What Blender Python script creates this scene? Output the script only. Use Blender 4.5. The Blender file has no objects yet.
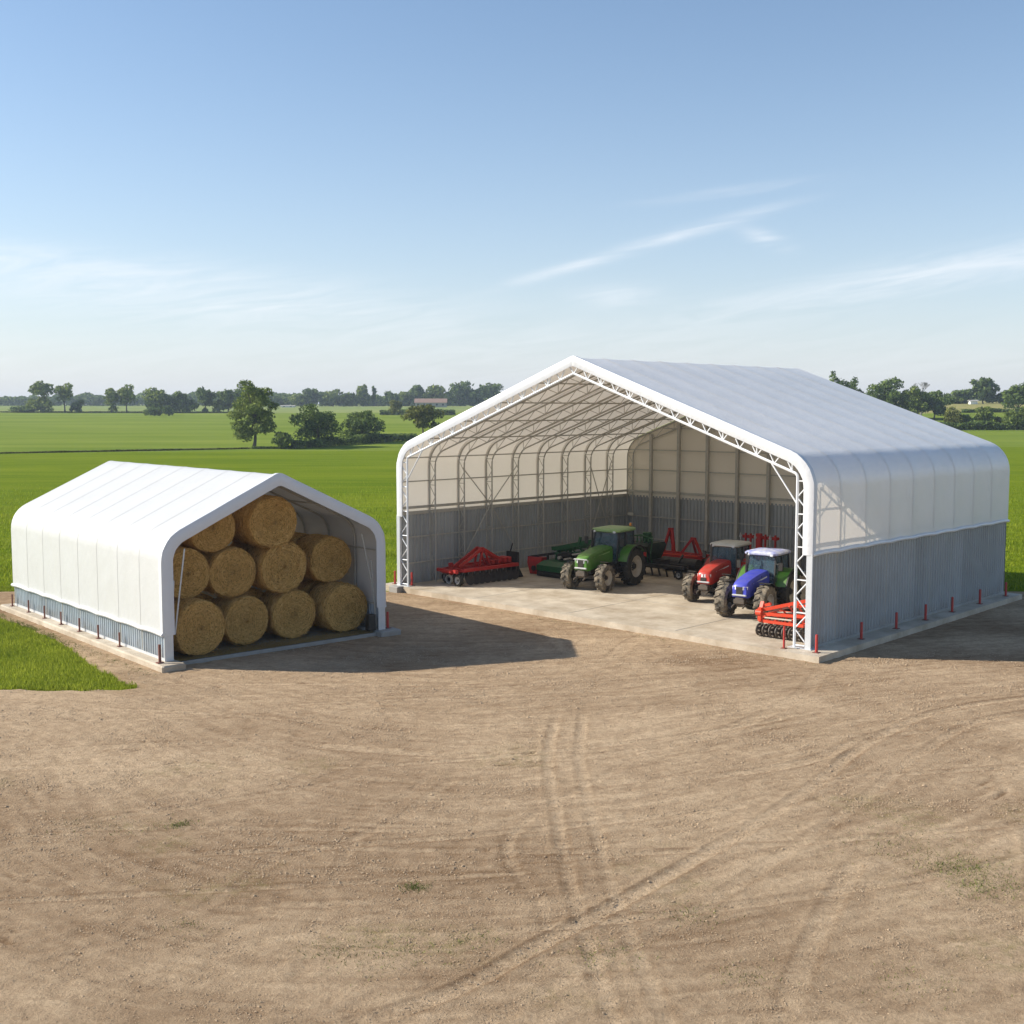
import bpy, math, random
import numpy as np
from mathutils import Vector, Matrix
R = math.radians
random.seed(7)
RNG = np.random.default_rng(11)
scene = bpy.context.scene
COL = scene.collection

# ------------------------------------------------------------------ camera
F, PITCH, CAMH = 1168.0, 0.0868, 9.41
cam_d = bpy.data.cameras.new('camera'); cam = bpy.data.objects.new('camera', cam_d); COL.objects.link(cam)
cam.location = (0, 0, CAMH); cam.rotation_euler = (math.pi/2-PITCH, 0, 0)
cam_d.sensor_width = 36; cam_d.lens = F/1024*36; cam_d.clip_end = 9000; cam_d.clip_start = 0.1
scene.camera = cam

# ------------------------------------------------------------------ light and sky
SUN = Vector((-11.8, 1.35, 7.15)).normalized()
sl = bpy.data.lights.new('sun', 'SUN'); sun = bpy.data.objects.new('sun', sl); COL.objects.link(sun)
sl.energy = 5.0; sl.angle = R(0.55); sl.color = (1.0, 0.94, 0.83)
sun.rotation_euler = SUN.to_track_quat('Z', 'Y').to_euler()
sun.location = (-40, 10, 60)
w = bpy.data.worlds.new('World'); scene.world = w; w.use_nodes = True
nt = w.node_tree; N = nt.nodes; L = nt.links; N.clear()
def nd(tree, typ, **k):
    n = tree.nodes.new(typ)
    for a, b in k.items():
        if a == 'inp':
            for i, v in b.items(): n.inputs[i].default_value = v
        else: setattr(n, a, b)
    return n
sky = nd(nt, 'ShaderNodeTexSky', sky_type='NISHITA', sun_disc=False)
sky.sun_elevation = math.asin(SUN.z); sky.sun_rotation = math.atan2(SUN.x, SUN.y)
sky.altitude = 50; sky.air_density = 1.0; sky.dust_density = 0.4; sky.ozone_density = 1.6
bg = nd(nt, 'ShaderNodeBackground', inp={1: 0.112}); out = nd(nt, 'ShaderNodeOutputWorld')
tc = nd(nt, 'ShaderNodeTexCoord'); sx = nd(nt, 'ShaderNodeSeparateXYZ'); L.new(tc.outputs['Generated'], sx.inputs[0])
def mth(tree, op, a, b=None, c=None, clamp=False):
    n = tree.nodes.new('ShaderNodeMath'); n.operation = op; n.use_clamp = clamp
    for i, v in enumerate((a, b, c)):
        if v is None: continue
        if isinstance(v, (int, float)): n.inputs[i].default_value = v
        else: tree.links.new(v, n.inputs[i])
    return n.outputs[0]
az = mth(nt, 'ARCTAN2', sx.outputs[0], sx.outputs[1]); el = mth(nt, 'ARCSINE', sx.outputs[2])
# thin cirrus: streaks of high cloud, each a soft band at its own bearing and height
def band(a0, e0, la, le, slope, amp):
    da = mth(nt, 'SUBTRACT', az, a0); de = mth(nt, 'SUBTRACT', mth(nt, 'SUBTRACT', el, e0), mth(nt, 'MULTIPLY', da, slope))
    qa = mth(nt, 'POWER', mth(nt, 'ABSOLUTE', mth(nt, 'DIVIDE', da, la)), 2.0); qe = mth(nt, 'POWER', mth(nt, 'ABSOLUTE', mth(nt, 'DIVIDE', de, le)), 2.0)
    return mth(nt, 'MULTIPLY', mth(nt, 'EXPONENT', mth(nt, 'MULTIPLY', mth(nt, 'ADD', qa, qe), -1.0)), amp)
cv = nd(nt, 'ShaderNodeCombineXYZ'); L.new(mth(nt, 'MULTIPLY', az, 9.0), cv.inputs[0]); L.new(mth(nt, 'MULTIPLY', mth(nt, 'SUBTRACT', el, mth(nt, 'MULTIPLY', az, 0.14)), 75.0), cv.inputs[1])
no = nd(nt, 'ShaderNodeTexNoise', inp={2: 1.0, 3: 6.0, 4: 0.6, 8: 1.2}); L.new(cv.outputs[0], no.inputs[0])
tot = None
for b in [(-0.26, 0.092, 0.22, 0.021, -0.07, 0.72), (-0.40, 0.118, 0.16, 0.012, -0.04, 0.4), (0.135, 0.1435, 0.080, 0.0050, 0.25, 0.80), (0.05, 0.120, 0.06, 0.0045, 0.27, 0.6),
          (0.33, 0.105, 0.16, 0.013, 0.15, 0.95), (0.09, 0.096, 0.035, 0.009, 0.0, 0.6), (0.21, 0.140, 0.018, 0.006, -0.3, 0.8), (0.0, 0.04, 0.8, 0.03, 0.0, 0.32),
          (0.18, 0.178, 0.06, 0.004, 0.1, 0.35), (1.5, 0.2, 0.4, 0.03, 0.1, 0.8), (-1.6, 0.25, 0.4, 0.03, 0.1, 0.8), (2.8, 0.2, 0.4, 0.04, 0.0, 0.8)]:
    q = band(*b); tot = q if tot is None else mth(nt, 'ADD', tot, q)
mk = mth(nt, 'MULTIPLY', tot, mth(nt, 'MULTIPLY_ADD', no.outputs[0], 3.0, -0.9, clamp=True), clamp=True)
mk = mth(nt, 'MULTIPLY', mk, 0.62)
low = mth(nt, 'MULTIPLY', mth(nt, 'EXPONENT', mth(nt, 'MULTIPLY', mth(nt, 'MAXIMUM', el, 0.0), -8.0)), 0.85)
mx = nd(nt, 'ShaderNodeMix', data_type='RGBA'); L.new(mk, mx.inputs[0]); mx.inputs[7].default_value = (6.6, 6.8, 7.1, 1)
mx2 = nd(nt, 'ShaderNodeMix', data_type='RGBA'); L.new(low, mx2.inputs[0]); hs = nd(nt, 'ShaderNodeHueSaturation', inp={'Hue': 0.5, 'Saturation': 1.06, 'Value': 1.02}); L.new(sky.outputs[0], hs.inputs['Color']); L.new(hs.outputs[0], mx2.inputs[6]); mx2.inputs[7].default_value = (4.4, 4.7, 5.5, 1); L.new(mx2.outputs[2], mx.inputs[6])
L.new(mx.outputs[2], bg.inputs[0]); L.new(bg.outputs[0], out.inputs[0])
scene.view_settings.view_transform = 'Standard'; scene.view_settings.look = 'None'
scene.view_settings.exposure = 0.48; scene.view_settings.gamma = 1
scene.render.engine = 'CYCLES'
scene.cycles.max_bounces = 8; scene.cycles.volume_bounces = 0; scene.cycles.transparent_max_bounces = 12

# ------------------------------------------------------------------ materials
def mat(name, col, rough=0.6, metal=0.0, var=0.0, scale=3.0, bump=0.0, bscale=40.0, dirt=None, dscale=2.0, damt=0.5, spec=0.5, transl=0.0, tcol=None, emit=None):
    m = bpy.data.materials.new(name); m.use_nodes = True; t = m.node_tree
    p = t.nodes['Principled BSDF']; p.inputs['Roughness'].default_value = rough; p.inputs['Metallic'].default_value = metal
    p.inputs['Specular IOR Level'].default_value = spec
    tcn = nd(t, 'ShaderNodeTexCoord'); c = None
    rgb = nd(t, 'ShaderNodeRGB'); rgb.outputs[0].default_value = (*col, 1); c = rgb.outputs[0]
    if var:
        n1 = nd(t, 'ShaderNodeTexNoise', inp={2: scale, 3: 5.0, 4: 0.6}); t.links.new(tcn.outputs['Object'], n1.inputs[0])
        h = nd(t, 'ShaderNodeHueSaturation'); t.links.new(c, h.inputs['Color'])
        t.links.new(mth(t, 'MULTIPLY_ADD', n1.outputs[0], 2*var, 1-var), h.inputs['Value']); c = h.outputs[0]
    if dirt:
        n2 = nd(t, 'ShaderNodeTexNoise', inp={2: dscale, 3: 6.0, 4: 0.65}); t.links.new(tcn.outputs['Object'], n2.inputs[0])
        mm = nd(t, 'ShaderNodeMix', data_type='RGBA'); t.links.new(mth(t, 'MULTIPLY', mth(t, 'MULTIPLY_ADD', n2.outputs[0], 3.0, -1.1, clamp=True), damt), mm.inputs[0])
        t.links.new(c, mm.inputs[6]); mm.inputs[7].default_value = (*dirt, 1); c = mm.outputs[2]
    t.links.new(c, p.inputs['Base Color'])
    if bump:
        n3 = nd(t, 'ShaderNodeTexNoise', inp={2: bscale, 3: 5.0, 4: 0.6}); t.links.new(tcn.outputs['Object'], n3.inputs[0])
        b = nd(t, 'ShaderNodeBump', inp={0: 1.0, 1: bump}); t.links.new(n3.outputs[0], b.inputs['Height']); t.links.new(b.outputs[0], p.inputs['Normal'])
    if emit: p.inputs['Emission Color'].default_value = (*emit, 1); p.inputs['Emission Strength'].default_value = 1
    if transl:
        tr = nd(t, 'ShaderNodeBsdfTranslucent'); tr.inputs[0].default_value = (*(tcol or col), 1)
        ms = nd(t, 'ShaderNodeMixShader', inp={0: transl}); t.links.new(p.outputs[0], ms.inputs[1]); t.links.new(tr.outputs[0], ms.inputs[2])
        t.links.new(ms.outputs[0], t.nodes['Material Output'].inputs[0])
    return m
def glass(name, col, alpha):
    m = mat(name, col, rough=0.04, spec=0.9, var=0.1); m.node_tree.nodes['Principled BSDF'].inputs['Alpha'].default_value = alpha; return m
M = {}
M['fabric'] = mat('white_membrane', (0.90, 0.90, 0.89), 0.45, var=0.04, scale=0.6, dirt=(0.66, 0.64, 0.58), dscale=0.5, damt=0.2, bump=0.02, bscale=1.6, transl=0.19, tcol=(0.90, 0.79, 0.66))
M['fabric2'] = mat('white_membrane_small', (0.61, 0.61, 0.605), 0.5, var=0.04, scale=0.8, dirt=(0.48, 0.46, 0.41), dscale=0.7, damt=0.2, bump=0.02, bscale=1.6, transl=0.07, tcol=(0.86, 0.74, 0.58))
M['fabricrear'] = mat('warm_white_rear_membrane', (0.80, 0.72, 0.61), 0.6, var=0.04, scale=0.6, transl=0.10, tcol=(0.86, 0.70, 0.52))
for k_ in ('fabric',): M[k_].node_tree.nodes['Principled BSDF'].inputs['Specular IOR Level'].default_value = 0.85; M[k_].node_tree.nodes['Principled BSDF'].inputs['Roughness'].default_value = 0.34
M['trim'] = mat('white_edge_trim', (0.66, 0.66, 0.67), 0.45, var=0.04, scale=2.0, bump=0.02, bscale=3.0)
M['panel'] = mat('grey_sheet_steel', (0.365, 0.385, 0.39), 0.5, metal=0.1, var=0.12, scale=1.2, dirt=(0.25, 0.23, 0.2), dscale=0.8, damt=0.25)
M['panel2'] = mat('light_sheet_steel', (0.50, 0.57, 0.64), 0.4, metal=0.2, var=0.1, scale=1.5, dirt=(0.3, 0.27, 0.22), dscale=1.5, damt=0.3)
M['galv'] = mat('galvanised_steel', (0.44, 0.425, 0.38), 0.5, metal=0.1, var=0.25, scale=5.0)
M['galvlight'] = mat('bright_galvanised_steel', (0.62, 0.64, 0.66), 0.4, metal=0.25, var=0.12, scale=5.0)
M['whitesteel'] = mat('white_painted_steel', (0.80, 0.81, 0.82), 0.4, var=0.05, scale=3.0)
M['concrete'] = mat('concrete', (0.58, 0.50, 0.39), 0.85, var=0.22, scale=1.1, bump=0.02, bscale=30, dirt=(0.30, 0.225, 0.145), dscale=0.8, damt=0.8)
M['concretegrey'] = mat('grey_concrete', (0.34, 0.33, 0.31), 0.85, var=0.2, scale=2.0, bump=0.02, bscale=30, dirt=(0.25, 0.2, 0.14), dscale=1.9, damt=0.4)
M['redpost'] = mat('red_paint_on_post', (0.50, 0.035, 0.03), 0.45, var=0.15, scale=6, dirt=(0.2, 0.07, 0.04), dscale=6, damt=0.4)
M['rust'] = mat('rusty_red_paint', (0.20, 0.07, 0.05), 0.7, var=0.25, scale=8, dirt=(0.12, 0.06, 0.04), dscale=6, damt=0.6)
M['green'] = mat('green_tractor_paint', (0.055, 0.20, 0.02), 0.38, var=0.15, scale=4, dirt=(0.2, 0.17, 0.09), dscale=3, damt=0.4)
M['darkgreen'] = mat('dark_green_paint', (0.012, 0.10, 0.03), 0.4, var=0.2, scale=4, dirt=(0.07, 0.07, 0.04), dscale=4, damt=0.5)
M['blackgreen'] = mat('blackish_green_paint', (0.006, 0.022, 0.012), 0.5, var=0.3, scale=4, dirt=(0.05, 0.05, 0.03), dscale=4, damt=0.6)
M['red'] = mat('red_implement_paint', (0.45, 0.014, 0.012), 0.5, var=0.15, scale=4, dirt=(0.15, 0.05, 0.03), dscale=5, damt=0.4)
M['orange'] = mat('bright_red_orange_paint', (0.75, 0.06, 0.02), 0.4, var=0.1, scale=5, dirt=(0.25, 0.12, 0.07), dscale=6, damt=0.3)
M['tractorred'] = mat('red_tractor_paint', (0.50, 0.022, 0.016), 0.35, var=0.12, scale=4, dirt=(0.28, 0.14, 0.09), dscale=3, damt=0.4)
M['blue'] = mat('blue_tractor_paint', (0.045, 0.06, 0.50), 0.38, var=0.15, scale=4, dirt=(0.16, 0.16, 0.32), dscale=3, damt=0.4)
M['bluewhite'] = mat('white_and_blue_mottled_roof', (0.72, 0.74, 0.82), 0.4, dirt=(0.14, 0.18, 0.60), dscale=2.6, damt=0.95)
M['palegreen'] = mat('pale_green_roof', (0.27, 0.42, 0.17), 0.4, var=0.1, scale=3)
M['cream'] = mat('cream_white_roof', (0.66, 0.65, 0.58), 0.45, var=0.08, scale=3, dirt=(0.4, 0.37, 0.3), dscale=3, damt=0.4)
M['black'] = mat('black_steel', (0.018, 0.018, 0.018), 0.5, var=0.3, scale=6, dirt=(0.08, 0.06, 0.04), dscale=5, damt=0.5)
M['tyre'] = mat('dusty_rubber', (0.035, 0.033, 0.03), 0.9, var=0.3, scale=8, dirt=(0.34, 0.28, 0.20), dscale=3.5, damt=0.95, bump=0.01, bscale=30)
M['tyreclean'] = mat('black_rubber', (0.022, 0.021, 0.02), 0.85, var=0.3, scale=8, dirt=(0.12, 0.1, 0.07), dscale=4, damt=0.5)
M['rimbeige'] = mat('beige_wheel_rim', (0.52, 0.46, 0.37), 0.5, var=0.1, scale=5, dirt=(0.25, 0.2, 0.14), dscale=5, damt=0.5)
M['rimgrey'] = mat('grey_wheel_rim', (0.48, 0.48, 0.48), 0.4, metal=0.3, var=0.1, scale=5, dirt=(0.2, 0.17, 0.12), dscale=5, damt=0.5)
M['lamp'] = mat('clear_headlight', (0.75, 0.76, 0.78), 0.12, spec=0.9)
M['silver'] = mat('silver_trim', (0.62, 0.63, 0.64), 0.3, metal=0.3, var=0.05)
M['glass'] = glass('tinted_cab_glass', (0.07, 0.13, 0.17), 0.32)
M['seat'] = mat('dark_seat_fabric', (0.03, 0.03, 0.035), 0.8, var=0.2)
M['amber'] = mat('amber_plastic', (0.8, 0.28, 0.02), 0.25)
M['redplastic'] = mat('red_lamp_plastic', (0.6, 0.04, 0.03), 0.3)
M['disc'] = mat('worn_steel_disc', (0.10, 0.085, 0.07), 0.6, metal=0.1, var=0.3, scale=8, dirt=(0.12, 0.08, 0.05), dscale=6, damt=0.6)
M['bark'] = mat('bark', (0.075, 0.06, 0.045), 0.9, var=0.3, scale=2)
M['plaster'] = mat('pale_wall', (0.36, 0.34, 0.30), 0.8, var=0.1, scale=0.5)
M['tiles'] = mat('red_brown_roof_tiles', (0.30, 0.19, 0.14), 0.8, var=0.2, scale=0.8, bump=0.05, bscale=4)
M['darkglass'] = mat('dark_window', (0.03, 0.035, 0.04), 0.15)
M['decal'] = mat('pale_decal', (0.75, 0.75, 0.75), 0.4)
M['stone'] = mat('pebble', (0.43, 0.31, 0.195), 0.9, var=0.7, scale=9.0)

for k_ in ('panel', 'panel2'):
    t = M[k_].node_tree; p = t.nodes['Principled BSDF']; src = p.inputs['Base Color'].links[0].from_socket
    tcn = nd(t, 'ShaderNodeTexCoord'); sp = nd(t, 'ShaderNodeSeparateXYZ'); t.links.new(tcn.outputs['Object'], sp.inputs[0])
    wn = nd(t, 'ShaderNodeTexWhiteNoise', noise_dimensions='1D'); t.links.new(mth(t, 'FLOOR', mth(t, 'ADD', sp.outputs[0], sp.outputs[1])), wn.inputs['W'])
    h_ = nd(t, 'ShaderNodeHueSaturation'); t.links.new(src, h_.inputs['Color']); t.links.new(mth(t, 'MULTIPLY_ADD', wn.outputs[0], 0.22, 0.88), h_.inputs['Value'])
    cb_ = nd(t, 'ShaderNodeCombineXYZ'); t.links.new(mth(t, 'MULTIPLY', mth(t, 'ADD', sp.outputs[0], sp.outputs[1]), 5.0), cb_.inputs[0]); t.links.new(mth(t, 'MULTIPLY', sp.outputs[2], 1.2), cb_.inputs[2])
    nn = nd(t, 'ShaderNodeTexNoise', inp={2: 1.0, 3: 6.0, 4: 0.7}); t.links.new(cb_.outputs[0], nn.inputs[0])
    mud = mth(t, 'MULTIPLY', mth(t, 'MULTIPLY_ADD', mth(t, 'ADD', nn.outputs[0], mth(t, 'MULTIPLY', sp.outputs[2], -0.42)), 3.0, -0.55, clamp=True), 0.55)
    mm = nd(t, 'ShaderNodeMix', data_type='RGBA'); t.links.new(mud, mm.inputs[0]); t.links.new(h_.outputs[0], mm.inputs[6]); mm.inputs[7].default_value = (0.27, 0.21, 0.14, 1); t.links.new(mm.outputs[2], p.inputs['Base Color'])

def leafmat(name, dark, light, transl=0.34):
    m = bpy.data.materials.new(name); m.use_nodes = True; t = m.node_tree; p = t.nodes['Principled BSDF']
    p.inputs['Roughness'].default_value = 0.7; p.inputs['Specular IOR Level'].default_value = 0.1
    g = nd(t, 'ShaderNodeNewGeometry'); tcn = nd(t, 'ShaderNodeTexCoord'); n1 = nd(t, 'ShaderNodeTexNoise', inp={2: 0.35, 3: 3.0}); t.links.new(tcn.outputs['Object'], n1.inputs[0])
    mm = nd(t, 'ShaderNodeMix', data_type='RGBA'); mm.inputs[6].default_value = (*dark, 1); mm.inputs[7].default_value = (*light, 1)
    f = mth(t, 'ADD', mth(t, 'MULTIPLY', g.outputs['Random Per Island'], 0.8), mth(t, 'MULTIPLY_ADD', n1.outputs[0], 1.8, -0.8), clamp=True)
    t.links.new(f, mm.inputs[0]); t.links.new(mm.outputs[2], p.inputs['Base Color'])
    tr = nd(t, 'ShaderNodeBsdfTranslucent'); t.links.new(mm.outputs[2], tr.inputs[0])
    ms = nd(t, 'ShaderNodeMixShader', inp={0: transl}); t.links.new(p.outputs[0], ms.inputs[1]); t.links.new(tr.outputs[0], ms.inputs[2])
    t.links.new(ms.outputs[0], t.nodes['Material Output'].inputs[0]); return m
M['leaf_mid'] = leafmat('leaves_mid', (0.07, 0.115, 0.026), (0.29, 0.34, 0.07))
M['leaf_dark'] = leafmat('leaves_dark', (0.045, 0.082, 0.024), (0.21, 0.275, 0.065))
M['leaf_olive'] = leafmat('leaves_olive', (0.08, 0.10, 0.022), (0.28, 0.28, 0.075))
M['blade'] = leafmat('grass_blades', (0.17, 0.22, 0.02), (0.36, 0.40, 0.045), 0.45)
M['cropblade'] = leafmat('crop_blades', (0.16, 0.215, 0.012), (0.34, 0.39, 0.035), 0.45)
M['weed'] = leafmat('weed_leaves', (0.10, 0.13, 0.03), (0.22, 0.24, 0.07), 0.2)
M['straw'] = leafmat('straw_stalks', (0.26, 0.17, 0.06), (0.5, 0.36, 0.16), 0.15)

# ------------------------------------------------------------------ mesh helpers
def link(name, me, m, parent=None, smooth=None):
    if m is not None: me.materials.append(M[m] if isinstance(m, str) else m)
    if smooth is not None:
        me.polygons.foreach_set('use_smooth', [True]*len(me.polygons)); me.set_sharp_from_angle(angle=R(smooth))
    o = bpy.data.objects.new(name, me); COL.objects.link(o)
    if parent is not None: o.parent = parent
    return o
def np_mesh(name, V, Fq):
    V = np.asarray(V, dtype=np.float32); Fq = np.asarray(Fq, dtype=np.int32); k = Fq.shape[1]
    me = bpy.data.meshes.new(name); me.vertices.add(len(V)); me.vertices.foreach_set('co', V.ravel())
    me.loops.add(Fq.size); me.loops.foreach_set('vertex_index', Fq.ravel()); me.polygons.add(len(Fq))
    me.polygons.foreach_set('loop_start', np.arange(len(Fq), dtype=np.int32)*k); me.update(calc_edges=True); me.validate(); return me
class MB:
    def __init__(s): s.v = []; s.f = []
    def add(s, vs, fs):
        o = len(s.v); s.v += [tuple(x) for x in vs]; s.f += [tuple(i+o for i in q) for q in fs]; return s
    def box(s, x0, x1, y0, y1, z0, z1, bev=0.0):
        if bev <= 0:
            return s.add([(x, y, z) for z in (z0, z1) for x, y in ((x0, y0), (x1, y0), (x1, y1), (x0, y1))], [(3, 2, 1, 0), (4, 5, 6, 7), (0, 1, 5, 4), (1, 2, 6, 5), (2, 3, 7, 6), (3, 0, 4, 7)])
        b = bev; rows = []
        for z, q in ((z0, b), (z0+b, 0), (z1-b, 0), (z1, b)):
            rows.append([(x0+q+b, y0+q, z), (x1-q-b, y0+q, z), (x1-q, y0+q+b, z), (x1-q, y1-q-b, z), (x1-q-b, y1-q, z), (x0+q+b, y1-q, z), (x0+q, y1-q-b, z), (x0+q, y0+q+b, z)])
        return s.loft(rows)
    def loft(s, rows, caps=True, closed=True):
        n = len(rows[0]); vs = [p for r in rows for p in r]; fs = []
        for i in range(len(rows)-1):
            for j in range(n if closed else n-1):
                k = (j+1) % n; fs.append((i*n+j, i*n+k, (i+1)*n+k, (i+1)*n+j))
        if caps: fs.append(tuple(range(n-1, -1, -1))); fs.append(tuple((len(rows)-1)*n+j for j in range(n)))
        return s.add(vs, fs)
    def frame(s, d):
        d = Vector(d).normalized(); u = Vector((0, 0, 1)) if abs(d.z) < 0.95 else Vector((1, 0, 0))
        a = d.cross(u).normalized(); return d, a, a.cross(d).normalized()
    def bar(s, p, q, w, h=None):
        h = h or w; p = Vector(p); q = Vector(q); d, a, b = s.frame(q-p)
        return s.loft([[c+a*i*w/2+b*j*h/2 for i, j in ((-1, -1), (1, -1), (1, 1), (-1, 1))] for c in (p, q)])
    def tube(s, p, q, r, n=7, r2=None):
        p = Vector(p); q = Vector(q); d, a, b = s.frame(q-p); r2 = r if r2 is None else r2
        return s.loft([[c+(a*math.cos(t)+b*math.sin(t))*rr for t in [2*math.pi*i/n for i in range(n)]] for c, rr in ((p, r), (q, r2))])
    def path(s, pts, r, n=6):
        pts = [Vector(p) for p in pts]; rows = []
        rr = r if isinstance(r, (list, tuple)) else [r]*len(pts)
        for i, p in enumerate(pts):
            d = pts[min(i+1, len(pts)-1)]-pts[max(i-1, 0)]; d, a, b = s.frame(d)
            rows.append([p+(a*math.cos(t)+b*math.sin(t))*rr[i] for t in [2*math.pi*k/n for k in range(n)]])
        return s.loft(rows)
    def lathe(s, prof, c, n=28, axis='y', caps=True):     # prof: (radius, offset along axis)
        rows = []
        for k in range(n):
            t = 2*math.pi*k/n; r_ = []
            for rad, o in prof:
                p = {'y': (rad*math.cos(t), o, rad*math.sin(t)), 'x': (o, rad*math.cos(t), rad*math.sin(t)), 'z': (rad*math.cos(t), rad*math.sin(t), o)}[axis]
                r_.append((p[0]+c[0], p[1]+c[1], p[2]+c[2]))
            rows.append(r_)
        rows.append(rows[0]); m = len(prof); vs = [p for r_ in rows[:-1] for p in r_]; fs = []
        for i in range(n):
            for j in range(m-1): fs.append((i*m+j, ((i+1) % n)*m+j, ((i+1) % n)*m+j+1, i*m+j+1))
        return s.add(vs, fs)
    def build(s, name, m, parent=None, smooth=None):
        me = bpy.data.meshes.new(name); me.from_pydata([tuple(v) for v in s.v], [], s.f); me.update()
        import bmesh
        bm = bmesh.new(); bm.from_mesh(me); bmesh.ops.recalc_face_normals(bm, faces=bm.faces); bm.to_mesh(me); bm.free()
        return link(name, me, m, parent, smooth)
def tag(o, label=None, cat=None, group=None, kind=None):
    if label: o['label'] = label
    if cat: o['category'] = cat
    if group: o['group'] = group
    if kind: o['kind'] = kind
    return o
def root(name, loc, rz, label, cat, group=None):
    o = bpy.data.objects.new(name, None); COL.objects.link(o); o.location = loc; o.rotation_euler = (0, 0, rz); o.empty_display_size = 0.3
    return tag(o, label, cat, group)
def copy_tree(o, parent=None):
    c = o.copy(); COL.objects.link(c)
    if parent is not None: c.parent = parent
    for ch in list(o.children): copy_tree(ch, c)
    return c

# ------------------------------------------------------------------ noise
def vnoise(x, y, seed=0):
    xi = np.floor(x).astype(np.int64); yi = np.floor(y).astype(np.int64); fx = x-xi; fy = y-yi
    fx = fx*fx*(3-2*fx); fy = fy*fy*(3-2*fy)
    def h(a, b):
        n = (a*374761393+b*668265263+seed*1442695041) & 0x7fffffff; n = (n ^ (n >> 13))*1274126177 & 0x7fffffff; n = n ^ (n >> 16); return (n & 0xffff)/65535.0
    return (h(xi, yi)*(1-fx)+h(xi+1, yi)*fx)*(1-fy)+(h(xi, yi+1)*(1-fx)+h(xi+1, yi+1)*fx)*fy
def fbm(x, y, o=4, seed=0):
    s = 0; a = 0.5
    for i in range(o): s = s+a*vnoise(x, y, seed+i*17); x = x*2.03+11.3; y = y*2.01+5.7; a *= 0.5
    return s
def sstep(a, b, x): t = np.clip((x-a)/(b-a), 0, 1); return t*t*(3-2*t)

# ------------------------------------------------------------------ frames of the two barns
BO, BA = (-5.944, 60.596), -0.765; BW, BL, BH, BE, BR = 24.0, 19.18, 3.97, 7.48, 11.79
SO, SA = (-12.667, 41.944), 0.715; SW, SL, SH, SE, SR = 9.715, 16.405, 1.29, 4.69, 6.98
def wor(O, A, x, y): return (O[0]+x*math.cos(A)-y*math.sin(A), O[1]+x*math.sin(A)+y*math.cos(A))
def loc(O, A, X, Y): dx = X-O[0]; dy = Y-O[1]; return dx*math.cos(A)+dy*math.sin(A), -dx*math.sin(A)+dy*math.cos(A)

# ------------------------------------------------------------------ terrain
TY = [-200, 0, 110, 220, 340, 560, 800, 1500, 4200]; TZ = [0, 0, 0, 1.5, 3.9, 8.4, 12.0, 17.0, 26.0]
def T(x, y):
    x = np.asarray(x, dtype=float); y = np.asarray(y, dtype=float)
    z = sum(np.interp(y+o, TY, TZ) for o in (-24, -12, 0, 12, 24))/5
    z = z+4.0*sstep(90, 190, x)*sstep(370, 520, y)+(fbm(x/140, y/140, 2, 5)-0.37)*1.6*sstep(130, 300, y)
    return z-0.0
def Tf(x, y): return float(T(np.array([x]), np.array([y]))[0])
def at(u, v, dist=None):                     # where the line of sight through a picture point meets the land
    c, s = math.cos(PITCH), math.sin(PITCH); a = (u-512)/F; b = (512-v)/F; r = (a, c+b*s, -s+b*c)
    if dist: X = r[0]/r[1]*dist; return X, dist, Tf(X, dist)
    y = 60.0
    while y < 1400:
        X = r[0]/r[1]*y; z = CAMH+r[2]/r[1]*y
        if z <= Tf(X, y): return X, y, Tf(X, y)
        y += 1.0
    return r[0]/r[1]*950, 950, Tf(r[0]/r[1]*950, 950)

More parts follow.
